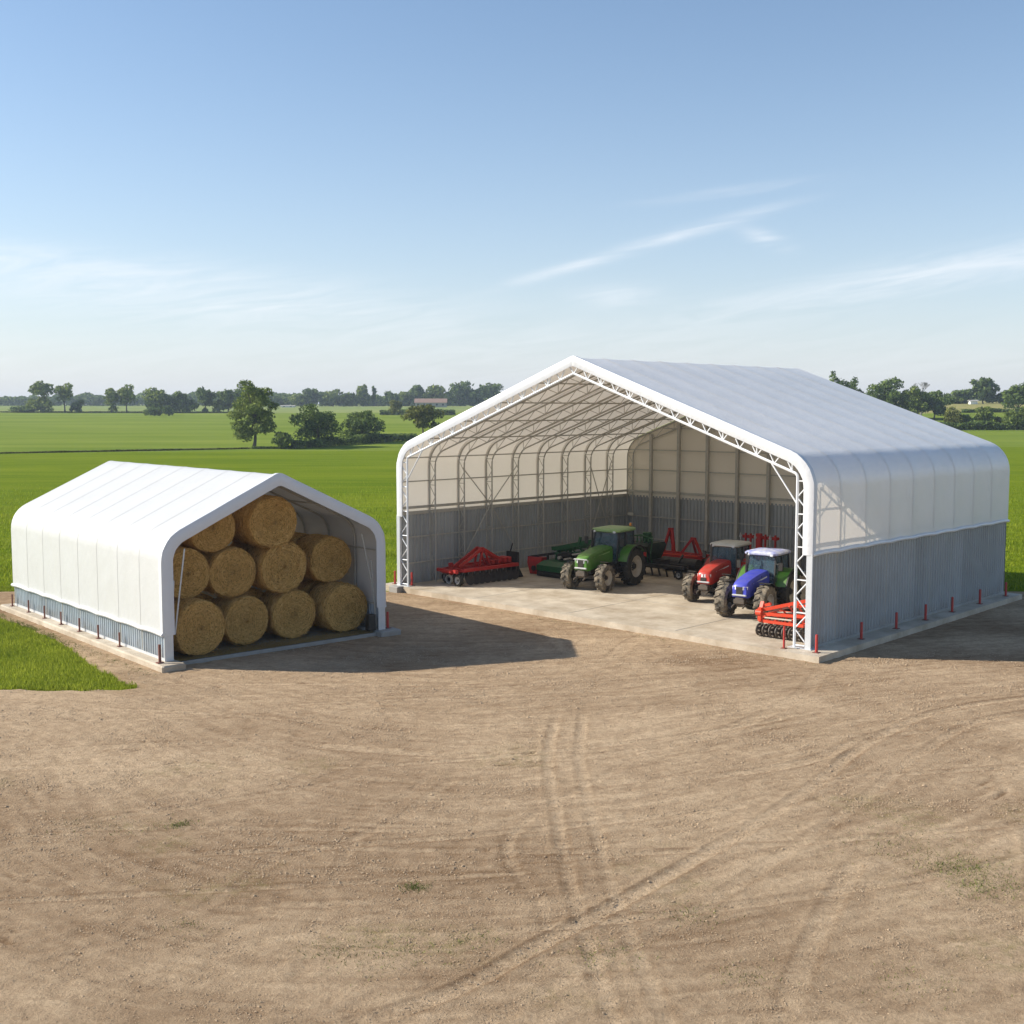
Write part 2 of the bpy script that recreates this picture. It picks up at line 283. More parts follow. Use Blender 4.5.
def grid_mesh(name, xs, ys, zf):
    X, Y = np.meshgrid(xs, ys); Z = zf(X, Y); nx, ny = len(xs), len(ys)
    i = np.arange(nx*ny).reshape(ny, nx); q = np.stack([i[:-1, :-1], i[:-1, 1:], i[1:, 1:], i[1:, :-1]], -1).reshape(-1, 4)
    return np_mesh(name, np.stack([X, Y, Z], -1).reshape(-1, 3), q), X, Y
xs = np.sinh(np.linspace(-5.4, 5.4, 241))*np.float64(12.0); ys = np.concatenate([np.linspace(-150, 40, 20), np.linspace(44, 300, 90), np.linspace(304, 1000, 120), np.linspace(1030, 2600, 40)])
def fieldmat():
    m = bpy.data.materials.new('crop_field'); m.use_nodes = True; t = m.node_tree; p = t.nodes['Principled BSDF']
    p.inputs['Roughness'].default_value = 1.0; p.inputs['Specular IOR Level'].default_value = 0.0
    g = nd(t, 'ShaderNodeNewGeometry'); sp = nd(t, 'ShaderNodeSeparateXYZ'); t.links.new(g.outputs['Position'], sp.inputs[0])
    X, Y = sp.outputs[0], sp.outputs[1]
    def noise(sx_, sy_, det=4, r=0.6):
        c = nd(t, 'ShaderNodeCombineXYZ'); t.links.new(mth(t, 'MULTIPLY', X, sx_), c.inputs[0]); t.links.new(mth(t, 'MULTIPLY', Y, sy_), c.inputs[1])
        n = nd(t, 'ShaderNodeTexNoise', inp={2: 1.0, 3: det, 4: r}); t.links.new(c.outputs[0], n.inputs[0]); return n.outputs[0]
    def ramp(f, a, b): return mth(t, 'DIVIDE', mth(t, 'SUBTRACT', f, a), b-a, clamp=True)
    def mixc(f, a, b):
        mm = nd(t, 'ShaderNodeMix', data_type='RGBA'); t.links.new(f, mm.inputs[0])
        for i, c in ((6, a), (7, b)):
            if isinstance(c, tuple): mm.inputs[i].default_value = (*c, 1)
            else: t.links.new(c, mm.inputs[i])
        return mm.outputs[2]
    base = mixc(ramp(noise(0.02, 0.06), 0.35, 0.65), (0.145, 0.205, 0.009), (0.22, 0.275, 0.015))
    base = mixc(mth(t, 'MULTIPLY', ramp(noise(0.05, 1.1, 5), 0.42, 0.62), 0.55), base, (0.105, 0.17, 0.012))
    base = mixc(mth(t, 'MULTIPLY', ramp(noise(0.03, 0.18, 4, 0.6), 0.48, 0.66), 0.5), base, (0.26, 0.29, 0.025))
    base = mixc(mth(t, 'MULTIPLY', ramp(noise(3.0, 2.0, 6, 0.75), 0.42, 0.66), 0.55), base, (0.085, 0.14, 0.012))
    # the paler field past the first hedge line, and the straw coloured strip past the second
    yy = mth(t, 'ADD', Y, mth(t, 'MULTIPLY', X, -0.10)); yy = mth(t, 'ADD', yy, mth(t, 'MULTIPLY', noise(0.02, 0.02), 6.0))
    f2 = mixc(ramp(noise(0.01, 0.05), 0.35, 0.65), (0.165, 0.225, 0.026), (0.235, 0.285, 0.045))
    f2 = mixc(mth(t, 'MULTIPLY', ramp(noise(0.02, 0.07, 4), 0.47, 0.64), 0.55), f2, (0.25, 0.29, 0.05))
    f2 = mixc(mth(t, 'MULTIPLY', ramp(noise(0.02, 0.6, 4), 0.45, 0.6), 0.35), f2, (0.085, 0.165, 0.03))
    base = mixc(ramp(yy, 230, 232), base, f2)
    f3 = mixc(ramp(noise(0.008, 0.03), 0.4, 0.6), (0.27, 0.30, 0.10), (0.21, 0.27, 0.09))
    base = mixc(ramp(Y, 556, 562), base, f3)
    f4 = mixc(ramp(noise(0.01, 0.05), 0.35, 0.65), (0.34, 0.30, 0.12), (0.28, 0.27, 0.10))
    base = mixc(mth(t, 'MULTIPLY', ramp(Y, 452, 456), ramp(X, 120, 124)), base, f4)
    t.links.new(base, p.inputs['Base Color'])
    b = nd(t, 'ShaderNodeBump', inp={0: 1.0, 1: 0.25}); t.links.new(noise(4.0, 4.0, 6, 0.7), b.inputs['Height']); t.links.new(b.outputs[0], p.inputs['Normal'])
    return m
me, _, _ = grid_mesh('ground', xs, ys, T); gr = link('ground', me, fieldmat(), None); me.polygons.foreach_set('use_smooth', [True]*len(me.polygons)); tag(gr, kind='structure')

# ------------------------------------------------------------------ the gravel yard
def yard_mask(X, Y):                          # signed metres inside the yard
    n = (fbm(X*0.9, Y*0.9, 4, 3)-0.47)*1.6
    lx, ly = loc(SO, SA, X, Y)
    grass = np.minimum(-1.15-0.85*sstep(9, 0, ly)-lx, np.minimum(Y-38.9-0.04*(X+15), 30-0*Y))      # >0 inside the grass patch
    d = np.minimum(-grass, 60.3-Y)
    return d+n*0.5
def seg_dist(X, Y, pts):
    best = np.full(X.shape, 1e9); along = np.zeros(X.shape); sd = np.zeros(X.shape); acc = 0.0
    for (ax, ay), (bx, by) in zip(pts[:-1], pts[1:]):
        dx, dy = bx-ax, by-ay; l = math.hypot(dx, dy); t_ = np.clip(((X-ax)*dx+(Y-ay)*dy)/l/l, 0, 1)
        ex = X-ax-t_*dx; ey = Y-ay-t_*dy; d = np.hypot(ex, ey); k = d < best
        best = np.where(k, d, best); along = np.where(k, acc+t_*l, along); sd = np.where(k, np.sign(ex*dy-ey*dx)*d, sd); acc += l
    return sd, along
def curve(pts, n=8):
    P = [Vector((*p, 0)) for p in pts]; P = [P[0]*2-P[1]]+P+[P[-1]*2-P[-2]]; o = []
    for i in range(1, len(P)-2):
        for k in range(n):
            t = k/n; a, b, c, d = P[i-1:i+3]; q = 0.5*((2*b)+(c-a)*t+(2*a-5*b+4*c-d)*t*t+(3*b-a-3*c+d)*t**3); o.append((q.x, q.y))
    o.append(tuple(P[-2][:2])); return o
ysy = []; y = 15.2
while y < 62.5: ysy.append(y); y += 0.045+0.0016*(y-15)
ysy = np.array([-30, -10, 0, 8, 12, 14]+ysy)
ysx = np.concatenate([np.linspace(-70, -30.5, 30), np.arange(-30, 32, 0.095), np.linspace(32.5, 70, 30)])
X, Y = np.meshgrid(ysx, ysy)
wx = X+0.8*fbm(X/8, Y/8, 2, 21); wy = Y+0.8*fbm(X/8, Y/8, 2, 22)
# flow of the wheel scuffs: mostly across the yard, bending towards the big barn's mouth
ang = 0.10+0.42*np.tanh(X/14)*np.exp(-((Y-32)/12)**2)-0.25*np.exp(-((X+14)/8)**2)
su = wx*np.cos(ang)+wy*np.sin(ang); sv = -wx*np.sin(ang)+wy*np.cos(ang)
streak = 0.45*(fbm(su*0.22, sv*2.6, 3, 41)-0.44)+0.75*(fbm(su*0.5, sv*7.5, 3, 42)-0.44)+0.5*(fbm(X*0.5+Y*0.35, (Y*0.9-X*0.55)*3.6, 3, 43)-0.44)*sstep(-4, 6, X)
blot = fbm(X*0.25, Y*0.3, 4, 51)-0.47; fine = fbm(X*4.5, Y*4.5, 3, 61)-0.45
near = 1-sstep(14, 19, np.abs(Y-34))
relief = 0.045*fine+0.025*blot+0.012*streak
wear = 0.50+0.85*streak+1.15*blot+0.5*fine+0.18*np.exp(-((Y-33)/6)**2)-0.20*np.exp(-((X+6)/6)**2-((Y-22.5)/3.6)**2)+0.10*np.exp(-((X-6)/5)**2-((Y-27)/5)**2)
tracks = [([(1.6, 36.5), (1.31, 34.5), (1.0, 31), (1.02, 27.6), (1.2, 21.8), (1.6, 17), (1.9, 14)], 0.15, 0.85), ([(2.35, 37), (2.15, 34.5), (1.85, 31), (1.85, 27.6), (2.0, 21.8), (2.4, 17), (2.6, 14)], 0.15, 0.7),
          ([(-3.5, 16.5), (-1.15, 17.96), (0.5, 19.8), (2.28, 21.8), (5.36, 25.57), (7.6, 28.6), (10.1, 32.3), (14, 36.2), (21, 38.6), (30, 39)], 0.18, 0.85), ([(-3.0, 15.6), (-0.4, 17.2), (1.3, 19.0), (3.2, 20.9), (6.4, 24.8), (8.8, 27.9), (11.3, 31.4), (15, 35.2), (22, 37.4), (30, 37.8)], 0.16, 0.55),
          ([(4.0, 16.0), (4.35, 17.65), (5.6, 20.5), (7.0, 23.3)], 0.20, 0.8), ([(-14, 31.2), (-8, 32.4), (-3, 31.4), (1, 30.8), (5, 32.4), (9, 37), (11, 41)], 0.25, 0.45), ([(-16, 29.6), (-9, 30.2), (-4, 29.2), (1, 28.6), (7, 30), (12, 34), (20, 35.5)], 0.2, 0.5),
          ([(-14, 34.4), (-7, 36), (-1, 38), (3, 42), (5, 47), (8, 52)], 0.3, 0.4), ([(-13, 36.2), (-6, 37.6), (-1, 40), (2, 44), (4, 50)], 0.25, 0.35), ([(24, 40.5), (16, 39.2), (10, 40), (6, 44), (5, 52)], 0.25, 0.4), ([(24, 39), (14, 37.8), (8, 38), (3, 42), (1, 52)], 0.25, 0.35),
          ([(-6, 22.5), (-3, 25.5), (-1.5, 29)], 0.16, 0.5), ([(-7.5, 19), (-5.5, 22), (-4.6, 26)], 0.16, 0.4), ([(-12, 25), (-8, 26.8), (-4, 29)], 0.16, 0.5), ([(-7, 18.3), (-3.8, 20.2), (-1.2, 21.5)], 0.2, 0.35), ([(10, 18), (8.4, 22), (6.8, 26)], 0.16, 0.35)]
rt_ = random.Random(42)
for q in range(20):
    y0 = rt_.uniform(20, 43); x0 = rt_.uniform(-16, 4); dx = rt_.uniform(9, 17); c1, c2 = rt_.uniform(-1.5, 2.5), rt_.uniform(-2.5, 4.0)
    for o_ in (0.0, rt_.choice((0.0, 1.6))):
        tracks.append(([(x0+dx*k/5, y0+o_+c1*(k/5)+c2*(k/5)**2) for k in range(6)], rt_.uniform(0.10, 0.16), rt_.uniform(0.25, 0.55)))
for q in range(3):
    x0 = rt_.uniform(-6, 9); tracks.append(([(x0, 16.5), (x0+rt_.uniform(-1, 1), 20.5), (x0+rt_.uniform(-.5, 2.5), 25), (x0+rt_.uniform(0, 4), 30)], 0.14, rt_.uniform(0.3, 0.55)))
for pts, hw, amp in tracks:
    sd, al = seg_dist(X, Y, curve(pts)); a = np.abs(sd); k = 1-sstep(hw*0.8, hw*1.25, a); amp = amp*sstep(0.0, 3.0, al)
    patch = 0.5+0.5*sstep(0.36, 0.56, fbm(al*0.35, sd*0+hw*90+len(pts), 2, 71))
    tread = (0.5+0.5*np.sign(np.sin(al*2*math.pi/0.26+a*14)))*(a < hw*0.95)*(a > 0.02)
    relief += amp*patch*(-0.040*k+0.026*np.exp(-((a-hw*1.35)/0.07)**2)+0.026*tread*k)
    wear += amp*patch*(0.55*k-0.6*np.exp(-((a-hw*1.2)/0.045)**2)-0.36*tread*k)
# scratch marks and little clods in the near ground
scr = fbm(su*1.2, sv*9, 3, 91); cut = sstep(0.60, 0.68, scr)*sstep(0.5, 0.62, fbm(X*0.5, Y*0.5, 2, 92)); relief -= 0.05*cut; wear -= 0.9*cut
clod = sstep(0.62, 0.78, fbm(X*7, Y*7, 2, 95)); relief += 0.03*clod*sstep(0.4, 0.6, fbm(X*0.6+9, Y*0.6, 3, 96))
m_ = yard_mask(X, Y); k = sstep(-0.35, 0.5, m_)
Z = -0.06+k*(0.115+np.clip(relief, -0.05, 0.12)); Z = np.where(k > 0.97, np.maximum(Z, 0.014), Z)
weedf = sstep(0.57, 0.72, fbm(X*0.35+4, Y*0.45, 4, 77))*sstep(36, 28, Y)+0.8*np.exp(-((X-9.6)/2.0)**2-((Y-22.8)/1.6)**2)*sstep(0.4, 0.6, fbm(X*1.2, Y*1.2, 3, 78))+0.5*(1-sstep(0, 1.2, m_))
nx, ny = len(ysx), len(ysy); i = np.arange(nx*ny).reshape(ny, nx); q = np.stack([i[:-1, :-1], i[:-1, 1:], i[1:, 1:], i[1:, :-1]], -1).reshape(-1, 4)
me = np_mesh('gravel_yard', np.stack([X, Y, Z], -1).reshape(-1, 3), q)
for nm, ar in (('wear', wear), ('weed', weedf)):
    at_ = me.attributes.new(nm, 'FLOAT', 'POINT'); at_.data.foreach_set('value', np.clip(ar, 0, 1).astype(np.float32).ravel())
def yardmat():
    m = bpy.data.materials.new('gravel'); m.use_nodes = True; t = m.node_tree; p = t.nodes['Principled BSDF']
    p.inputs['Roughness'].default_value = 1.0; p.inputs['Specular IOR Level'].default_value = 0.0
    tcn = nd(t, 'ShaderNodeTexCoord'); a = nd(t, 'ShaderNodeAttribute', attribute_name='wear'); wd = nd(t, 'ShaderNodeAttribute', attribute_name='weed')
    def noise(s, det=5, r=0.65):
        n = nd(t, 'ShaderNodeTexNoise', inp={2: s, 3: det, 4: r}); t.links.new(tcn.outputs['Object'], n.inputs[0]); return n.outputs[0]
    def mixc(f, a_, b_):
        mm = nd(t, 'ShaderNodeMix', data_type='RGBA'); t.links.new(f, mm.inputs[0])
        for i_, c in ((6, a_), (7, b_)):
            if isinstance(c, tuple): mm.inputs[i_].default_value = (*c, 1)
            else: t.links.new(c, mm.inputs[i_])
        return mm.outputs[2]
    c = mixc(a.outputs['Fac'], (0.27, 0.175, 0.102), (0.62, 0.458, 0.298))
    c = mixc(mth(t, 'MULTIPLY', mth(t, 'MULTIPLY_ADD', noise(9, 6), 4.0, -1.7, clamp=True), 0.40), c, (0.23, 0.148, 0.086))
    c = mixc(mth(t, 'MULTIPLY', mth(t, 'MULTIPLY_ADD', noise(26, 4, 0.7), 5.0, -2.8, clamp=True), 0.5), c, (0.56, 0.43, 0.29))
    c = mixc(mth(t, 'MULTIPLY', mth(t, 'MULTIPLY_ADD', noise(34, 4, 0.7), 5.0, -2.9, clamp=True), 0.55), c, (0.12, 0.09, 0.065))
    c = mixc(mth(t, 'MULTIPLY', mth(t, 'MULTIPLY_ADD', noise(3.0, 8, 0.75), 5.0, -2.6, clamp=True), 0.45), c, (0.19, 0.12, 0.07))
    c = mixc(mth(t, 'MULTIPLY', wd.outputs['Fac'], mth(t, 'MULTIPLY_ADD', noise(6, 5), 2.2, -0.95, clamp=True)), c, (0.27, 0.235, 0.10))
    t.links.new(c, p.inputs['Base Color'])
    b = nd(t, 'ShaderNodeBump', inp={0: 1.0, 1: 0.07}); t.links.new(noise(14, 6, 0.8), b.inputs['Height'])
    t.links.new(b.outputs[0], p.inputs['Normal']); return m
yd = link('gravel_yard', me, yardmat()); me.polygons.foreach_set('use_smooth', [True]*len(me.polygons)); tag(yd, kind='structure')

def scatter_tris(n, xr, yr, ok):
    x = RNG.uniform(*xr, n); y = RNG.uniform(*yr, n); k = ok(x, y); return x[k], y[k]
# pebbles: one object of loose stones
def stones(px, py, sz):
    n = len(px); a = np.array([(1, 0, 0), (-.5, .87, 0), (-.5, -.87, 0), (0, 0, .8)]); th = RNG.uniform(0, 6.3, n); s = sz
    V = np.zeros((n, 4, 3)); c, s_ = np.cos(th), np.sin(th); j = RNG.uniform(0.6, 1.3, (n, 4, 1))
    V[:, :, 0] = (a[:, 0]*c[:, None]-a[:, 1]*s_[:, None])*s[:, None]; V[:, :, 1] = (a[:, 0]*s_[:, None]+a[:, 1]*c[:, None])*s[:, None]; V[:, :, 2] = a[:, 2]*s[:, None]
    V *= j; V[:, :, 0] += px[:, None]; V[:, :, 1] += py[:, None]; V[:, :, 2] += 0.058
    f = np.array([(0, 1, 3), (1, 2, 3), (2, 0, 3)]); return V.reshape(-1, 3), (f[None]+4*np.arange(n)[:, None, None]).reshape(-1, 3)
x, y = scatter_tris(420000, (-19, 19), (16, 46), lambda x, y: (np.abs(x) < y*0.46+0.5) & (yard_mask(x, y) > 0.3) & (RNG.uniform(0, 1, len(x)) < (19/y)**1.6*(0.25+1.5*sstep(0.4, 0.62, fbm(x*0.5, y*0.7, 3, 55)))))
V, f = stones(x, y, (RNG.gamma(2.0, 0.0036, len(x))+0.006)*(y/22)**0.7); me = np_mesh('loose_stones', V, f); tag(link('loose_stones', me, 'stone'), 'small loose stones scattered over the tan gravel yard', 'gravel', kind='stuff')

# blades: bunches of thin curved triangles as one mesh
def blades(px, py, pz, h, wd, lean=0.35):
    n = len(px); th = RNG.uniform(0, 6.3, n); ln = RNG.uniform(0.05, lean, n)*h*1.6; la = RNG.uniform(0, 6.3, n)
    V = np.zeros((n, 4, 3)); dx, dy = np.cos(th)*wd/2, np.sin(th)*wd/2
    V[:, 0] = np.stack([px-dx, py-dy, pz], -1); V[:, 1] = np.stack([px+dx, py+dy, pz], -1)
    mx_, my_ = np.cos(la)*ln*0.4, np.sin(la)*ln*0.4
    V[:, 2] = np.stack([px+dx*0.7+mx_, py+dy*0.7+my_, pz+h*0.6], -1); V[:, 3] = np.stack([px+np.cos(la)*ln, py+np.sin(la)*ln, pz+h], -1)
    f = np.array([(0, 1, 2), (0, 2, 3)]); return V.reshape(-1, 3), (f[None]+4*np.arange(n)[:, None, None]).reshape(-1, 3)
def in_barn(x, y, pad=0.5):
    a, b = loc(BO, BA, x, y); c, d = loc(SO, SA, x, y)
    return ((a > -0.9-pad) & (a < 24.9+pad) & (b > -1-pad) & (b < 20+pad)) | ((c > -0.7-pad) & (c < 10.3+pad) & (d > -0.9-pad) & (d < 17+pad))
x, y = scatter_tris(150000, (-28, -11), (37.5, 62), lambda x, y: (yard_mask(x, y) < 0.1) & ~in_barn(x, y) & (np.abs(x) < y*0.46+1))
lx, _ = loc(SO, SA, x, y); V, f = blades(x, y, np.full(len(x), -0.01), RNG.uniform(0.08, 0.2, len(x))*(0.6+0.8*fbm(x*0.8, y*0.8, 2, 8)), RNG.uniform(0.015, 0.035, len(x)))
tag(link('grass', np_mesh('grass', V, f), 'blade'), 'bright green grass growing left of the small white barn', 'grass', kind='stuff')
x, y = scatter_tris(330000, (-60, 60), (50, 150), lambda x, y: (yard_mask(x, y) < -0.1) & ~in_barn(x, y) & (np.abs(x) < y*0.46+1) & (RNG.uniform(0, 1, len(x)) < (60/y)**1.0*(1-sstep(75, 150, y))))
tall = 0.22+0.25*sstep(0.4, 0.6, fbm(x*0.3, y*0.3, 3, 81)); V, f = blades(x, y, T(x, y)-0.01, RNG.uniform(0.5, 1.0, len(x))*tall, RNG.uniform(0.03, 0.06, len(x)))
tag(link('field_crop', np_mesh('field_crop', V, f), 'cropblade'), 'green crop growing in the field behind the two barns', 'crop', kind='stuff')
# weeds sprouting in the gravel
wl = [(9.21, 23.27, .5, 260), (9.41, 22.27, .45, 200), (-1.91, 22.27, .16, 120), (-7.53, 25.76, .18, 90), (-2.27, 19.33, .5, 120), (-3.2, 19.6, .3, 60), (1.5, 19.4, .5, 90), (3.3, 21.0, .4, 70), (-0.6, 20.0, .3, 40), (8.6, 24.6, .8, 120), (3.8, 18.6, .3, 50), (-9, 25.6, .8, 60), (6.6, 18.4, .5, 50), (-5.9, 20.6, .3, 30)]
x = np.concatenate([RNG.normal(a, s, n*3) for a, b, s, n in wl]); y = np.concatenate([RNG.normal(b, s*0.7, n*3) for a, b, s, n in wl])
V, f = blades(x, y, np.full(len(x), 0.05), RNG.uniform(0.02, 0.06, len(x)), RNG.uniform(0.008, 0.018, len(x)), 0.9)
tag(link('weeds', np_mesh('weeds', V, f), 'weed'), 'scattered low green weeds sprouting in the gravel yard', 'weeds', kind='stuff')
# dry weeds and crumbs along the slabs
a = RNG.uniform(-1.2, 25, 1500); p_ = [wor(BO, BA, u, -1.1-abs(random.gauss(0, 0.25))) for u in a]; x = np.array([q[0] for q in p_]); y = np.array([q[1] for q in p_])
b_ = RNG.uniform(-1, 17.5, 3500); p2 = [wor(SO, SA, -0.72-abs(random.gauss(0, 0.3)), u) for u in b_]; x = np.concatenate([x, [q[0] for q in p2]]); y = np.concatenate([y, [q[1] for q in p2]])
V, f = blades(x, y, np.full(len(x), 0.0), RNG.uniform(0.03, 0.10, len(x)), RNG.uniform(0.01, 0.03, len(x)), 0.9)
tag(link('slab_edge_weeds', np_mesh('slab_edge_weeds', V, f), 'weed'), 'thin dry weeds along the edges of the concrete slabs', 'weeds', kind='stuff')

# ------------------------------------------------------------------ profile of an arched barn
def profile(W, z0, e, r, inset, fr, n=7, apex=0.35):
    sl_ = (r-e)/(W/2); al = math.atan(sl_); zC = r-inset/math.cos(al); zB = zC-sl_*(W/2-inset)
    A = Vector((inset, z0)); B = Vector((inset, zB)); C = Vector((W/2, zC)); o = [A]
    def fil(P, Q, S, rad, n):
        u = (P-Q).normalized(); v = (S-Q).normalized(); th = u.angle(v); d = rad/math.tan(th/2); c = Q+(u+v).normalized()*rad/math.sin(th/2)
        a, b = Q+u*d, Q+v*d; pts = []
        a0 = math.atan2(a.y-c.y, a.x-c.x); a1 = math.atan2(b.y-c.y, b.x-c.x); da = (a1-a0+math.pi) % (2*math.pi)-math.pi
        for k in range(n+1): t = a0+da*k/n; pts.append(c+Vector((math.cos(t), math.sin(t)))*rad)
        return pts
    o += fil(A, B, C, max(fr-inset, 0.12), n); C2 = Vector((W-inset, zB)); 
    for k in range(1, 6): o.append(o[-1].lerp(C, 0.0) if False else (o[n+1].lerp(C, k/6.0)))
    o += fil(B, C, C2, apex, 3)
    left = [p for p in o if p.x <= W/2+1e-6]; mid = [p for p in o if abs(p.x-W/2) < 1e-6]
    left = [p for p in left if p.x < W/2-1e-4]
    top = Vector((W/2, max(p.y for p in o)))
    return left+[top]+[Vector((W-p.x, p.y)) for p in reversed(left)]

def corrugated(Lw, z0, z1, pitch=0.25, depth=0.035):
    P = []; x = 0.0
    while x < Lw-pitch*0.99: P += [(x, 0), (x+pitch*0.5, 0), (x+pitch*0.62, depth), (x+pitch*0.88, depth)]; x += pitch
    P.append((Lw, 0)); return [(a, b*1.5) for a, b in P]
def barn_shell(rt, W, Ln, H, E_, R_, fr, fab, bay, nb, panel, z0, trimw, pitch=0.25, back=True):
    # membrane with a slight belly between the frames
    ysl = []; sub = 6
    for b in range(nb):
        for k in range(sub): ysl.append((b*bay+bay*k/sub, math.sin(math.pi*k/sub)))
    ysl.append((nb*bay, 0.0)); rows = []
    for y_, s_ in ysl:
        pr = profile(W, H, E_, R_, (0.028 if W > 12 else 0.012)*s_, fr); rows.append([(p.x, y_, p.y) for p in pr])
    b = MB(); b.loft(rows, caps=False, closed=False); cover = b.build('fabric_cover', fab, rt, 50)
    # weld seams over the frames
    sm_ = MB()
    for k in range(1, nb):
        pr = profile(W, H+0.05, E_, R_, -0.010 if W > 12 else -0.006, fr); y_ = k*bay
        sm_.loft([[(p.x, y_-0.05, p.y), (p.x, y_+0.05, p.y)] for p in pr], caps=False, closed=False)
    sm_.build('seam', fab, cover, 40)
    # rolled hem along both sides
    for sx_ in (0, 1):
        x_ = -0.03 if sx_ == 0 else W+0.03; h = MB(); pts = []
        for k in range(nb*4+1): pts.append((x_+0.0, k*bay/4, H-0.03+0.035*abs(math.sin(math.pi*k/4))))
        h.path(pts, 0.075, 8); h.build('hem', 'trim' if fab == 'fabric2' else fab, cover, 40)
    # white edge trim round the mouth
    pin = [profile(W, H-0.05, E_, R_, i_, fr) for i_ in (-0.04, -0.05, 0.06, trimw*0.6, trimw, trimw-0.03)]; yo = (0.22, -0.03, -0.07, -0.08, -0.05, 0.05)
    rows = [[(pin[j][i_].x, yo[j]+0.012*math.sin(i_*2.3+j), pin[j][i_].y) for j in range(6)] for i_ in range(len(pin[0]))]
    b = MB(); b.loft(rows); b.build('edge_trim', 'trim', rt, 40)
    # side panels
    for side, x_, sg in (('l', 0.10, -1), ('r', W-0.10, 1)):
        P = corrugated(Ln, z0, H, pitch); b = MB(); b.loft([[(x_+sg*d*0.9, y_, z0+0.02), (x_+sg*d*0.9, y_, H+0.12)] for y_, d in P], caps=False, closed=False); o = b.build('side_panel', panel, rt)
        xi = x_-sg*0.03; MB().box(min(xi, xi+sg*0.025), max(xi, xi+sg*0.025), 0.05, Ln-0.05, H-0.02, H+0.16).build('top_rail', 'galv' if W > 12 else fab, o)
        fl = MB(); fl.box(min(x_+sg*0.03, x_+sg*0.055), max(x_+sg*0.03, x_+sg*0.055)+0.003, 0, Ln, z0+0.0, z0+0.10); fl.build('flashing', 'galvlight' if panel == 'panel2' else 'panel', o)
    if back:
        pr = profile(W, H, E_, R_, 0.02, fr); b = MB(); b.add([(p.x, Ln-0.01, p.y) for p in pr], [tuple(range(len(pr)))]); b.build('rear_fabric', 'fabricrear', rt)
        P = corrugated(W-0.1, z0, H, pitch); b = MB(); b.loft([[(0.05+x_, Ln-0.03+d, z0+0.02), (0.05+x_, Ln-0.03+d, H+0.1)] for x_, d in P], caps=False, closed=False); b.build('rear_panel', panel, rt)

# ------------------------------------------------------------------ BIG BARN
Z0 = 0.30
big = root('storage_barn', (*BO, 0), BA, 'large open-fronted white fabric barn with grey corrugated steel lower walls and lattice frames', 'barn')
b = MB(); b.loft([[(-0.95, -0.42, z), (24.92, -0.95, z), (24.72, 19.5, z), (-0.95, 19.5, z)] for z in (-0.3, Z0-0.02)]); b.v[4:8] = [(-0.95, -0.42, Z0), (24.92, -0.95, Z0), (24.72, 19.5, Z0), (-0.95, 19.5, Z0)]
b.build('concrete_slab', 'concrete', big)
j = MB()
for y_ in (4.8, 9.6, 14.4): j.box(0.3, 23.7, y_-0.012, y_+0.012, Z0+0.002, Z0+0.006)
for x_ in (6, 12, 18): j.box(x_-0.012, x_+0.012, -0.4, 19.0, Z0+0.007, Z0+0.010)
j.build('joint_lines', 'concretegrey', big)
barn_shell(big, BW, BL, BH, BE, BR, 1.5, 'fabric', BL/9, 9, 'panel', Z0, 0.38)
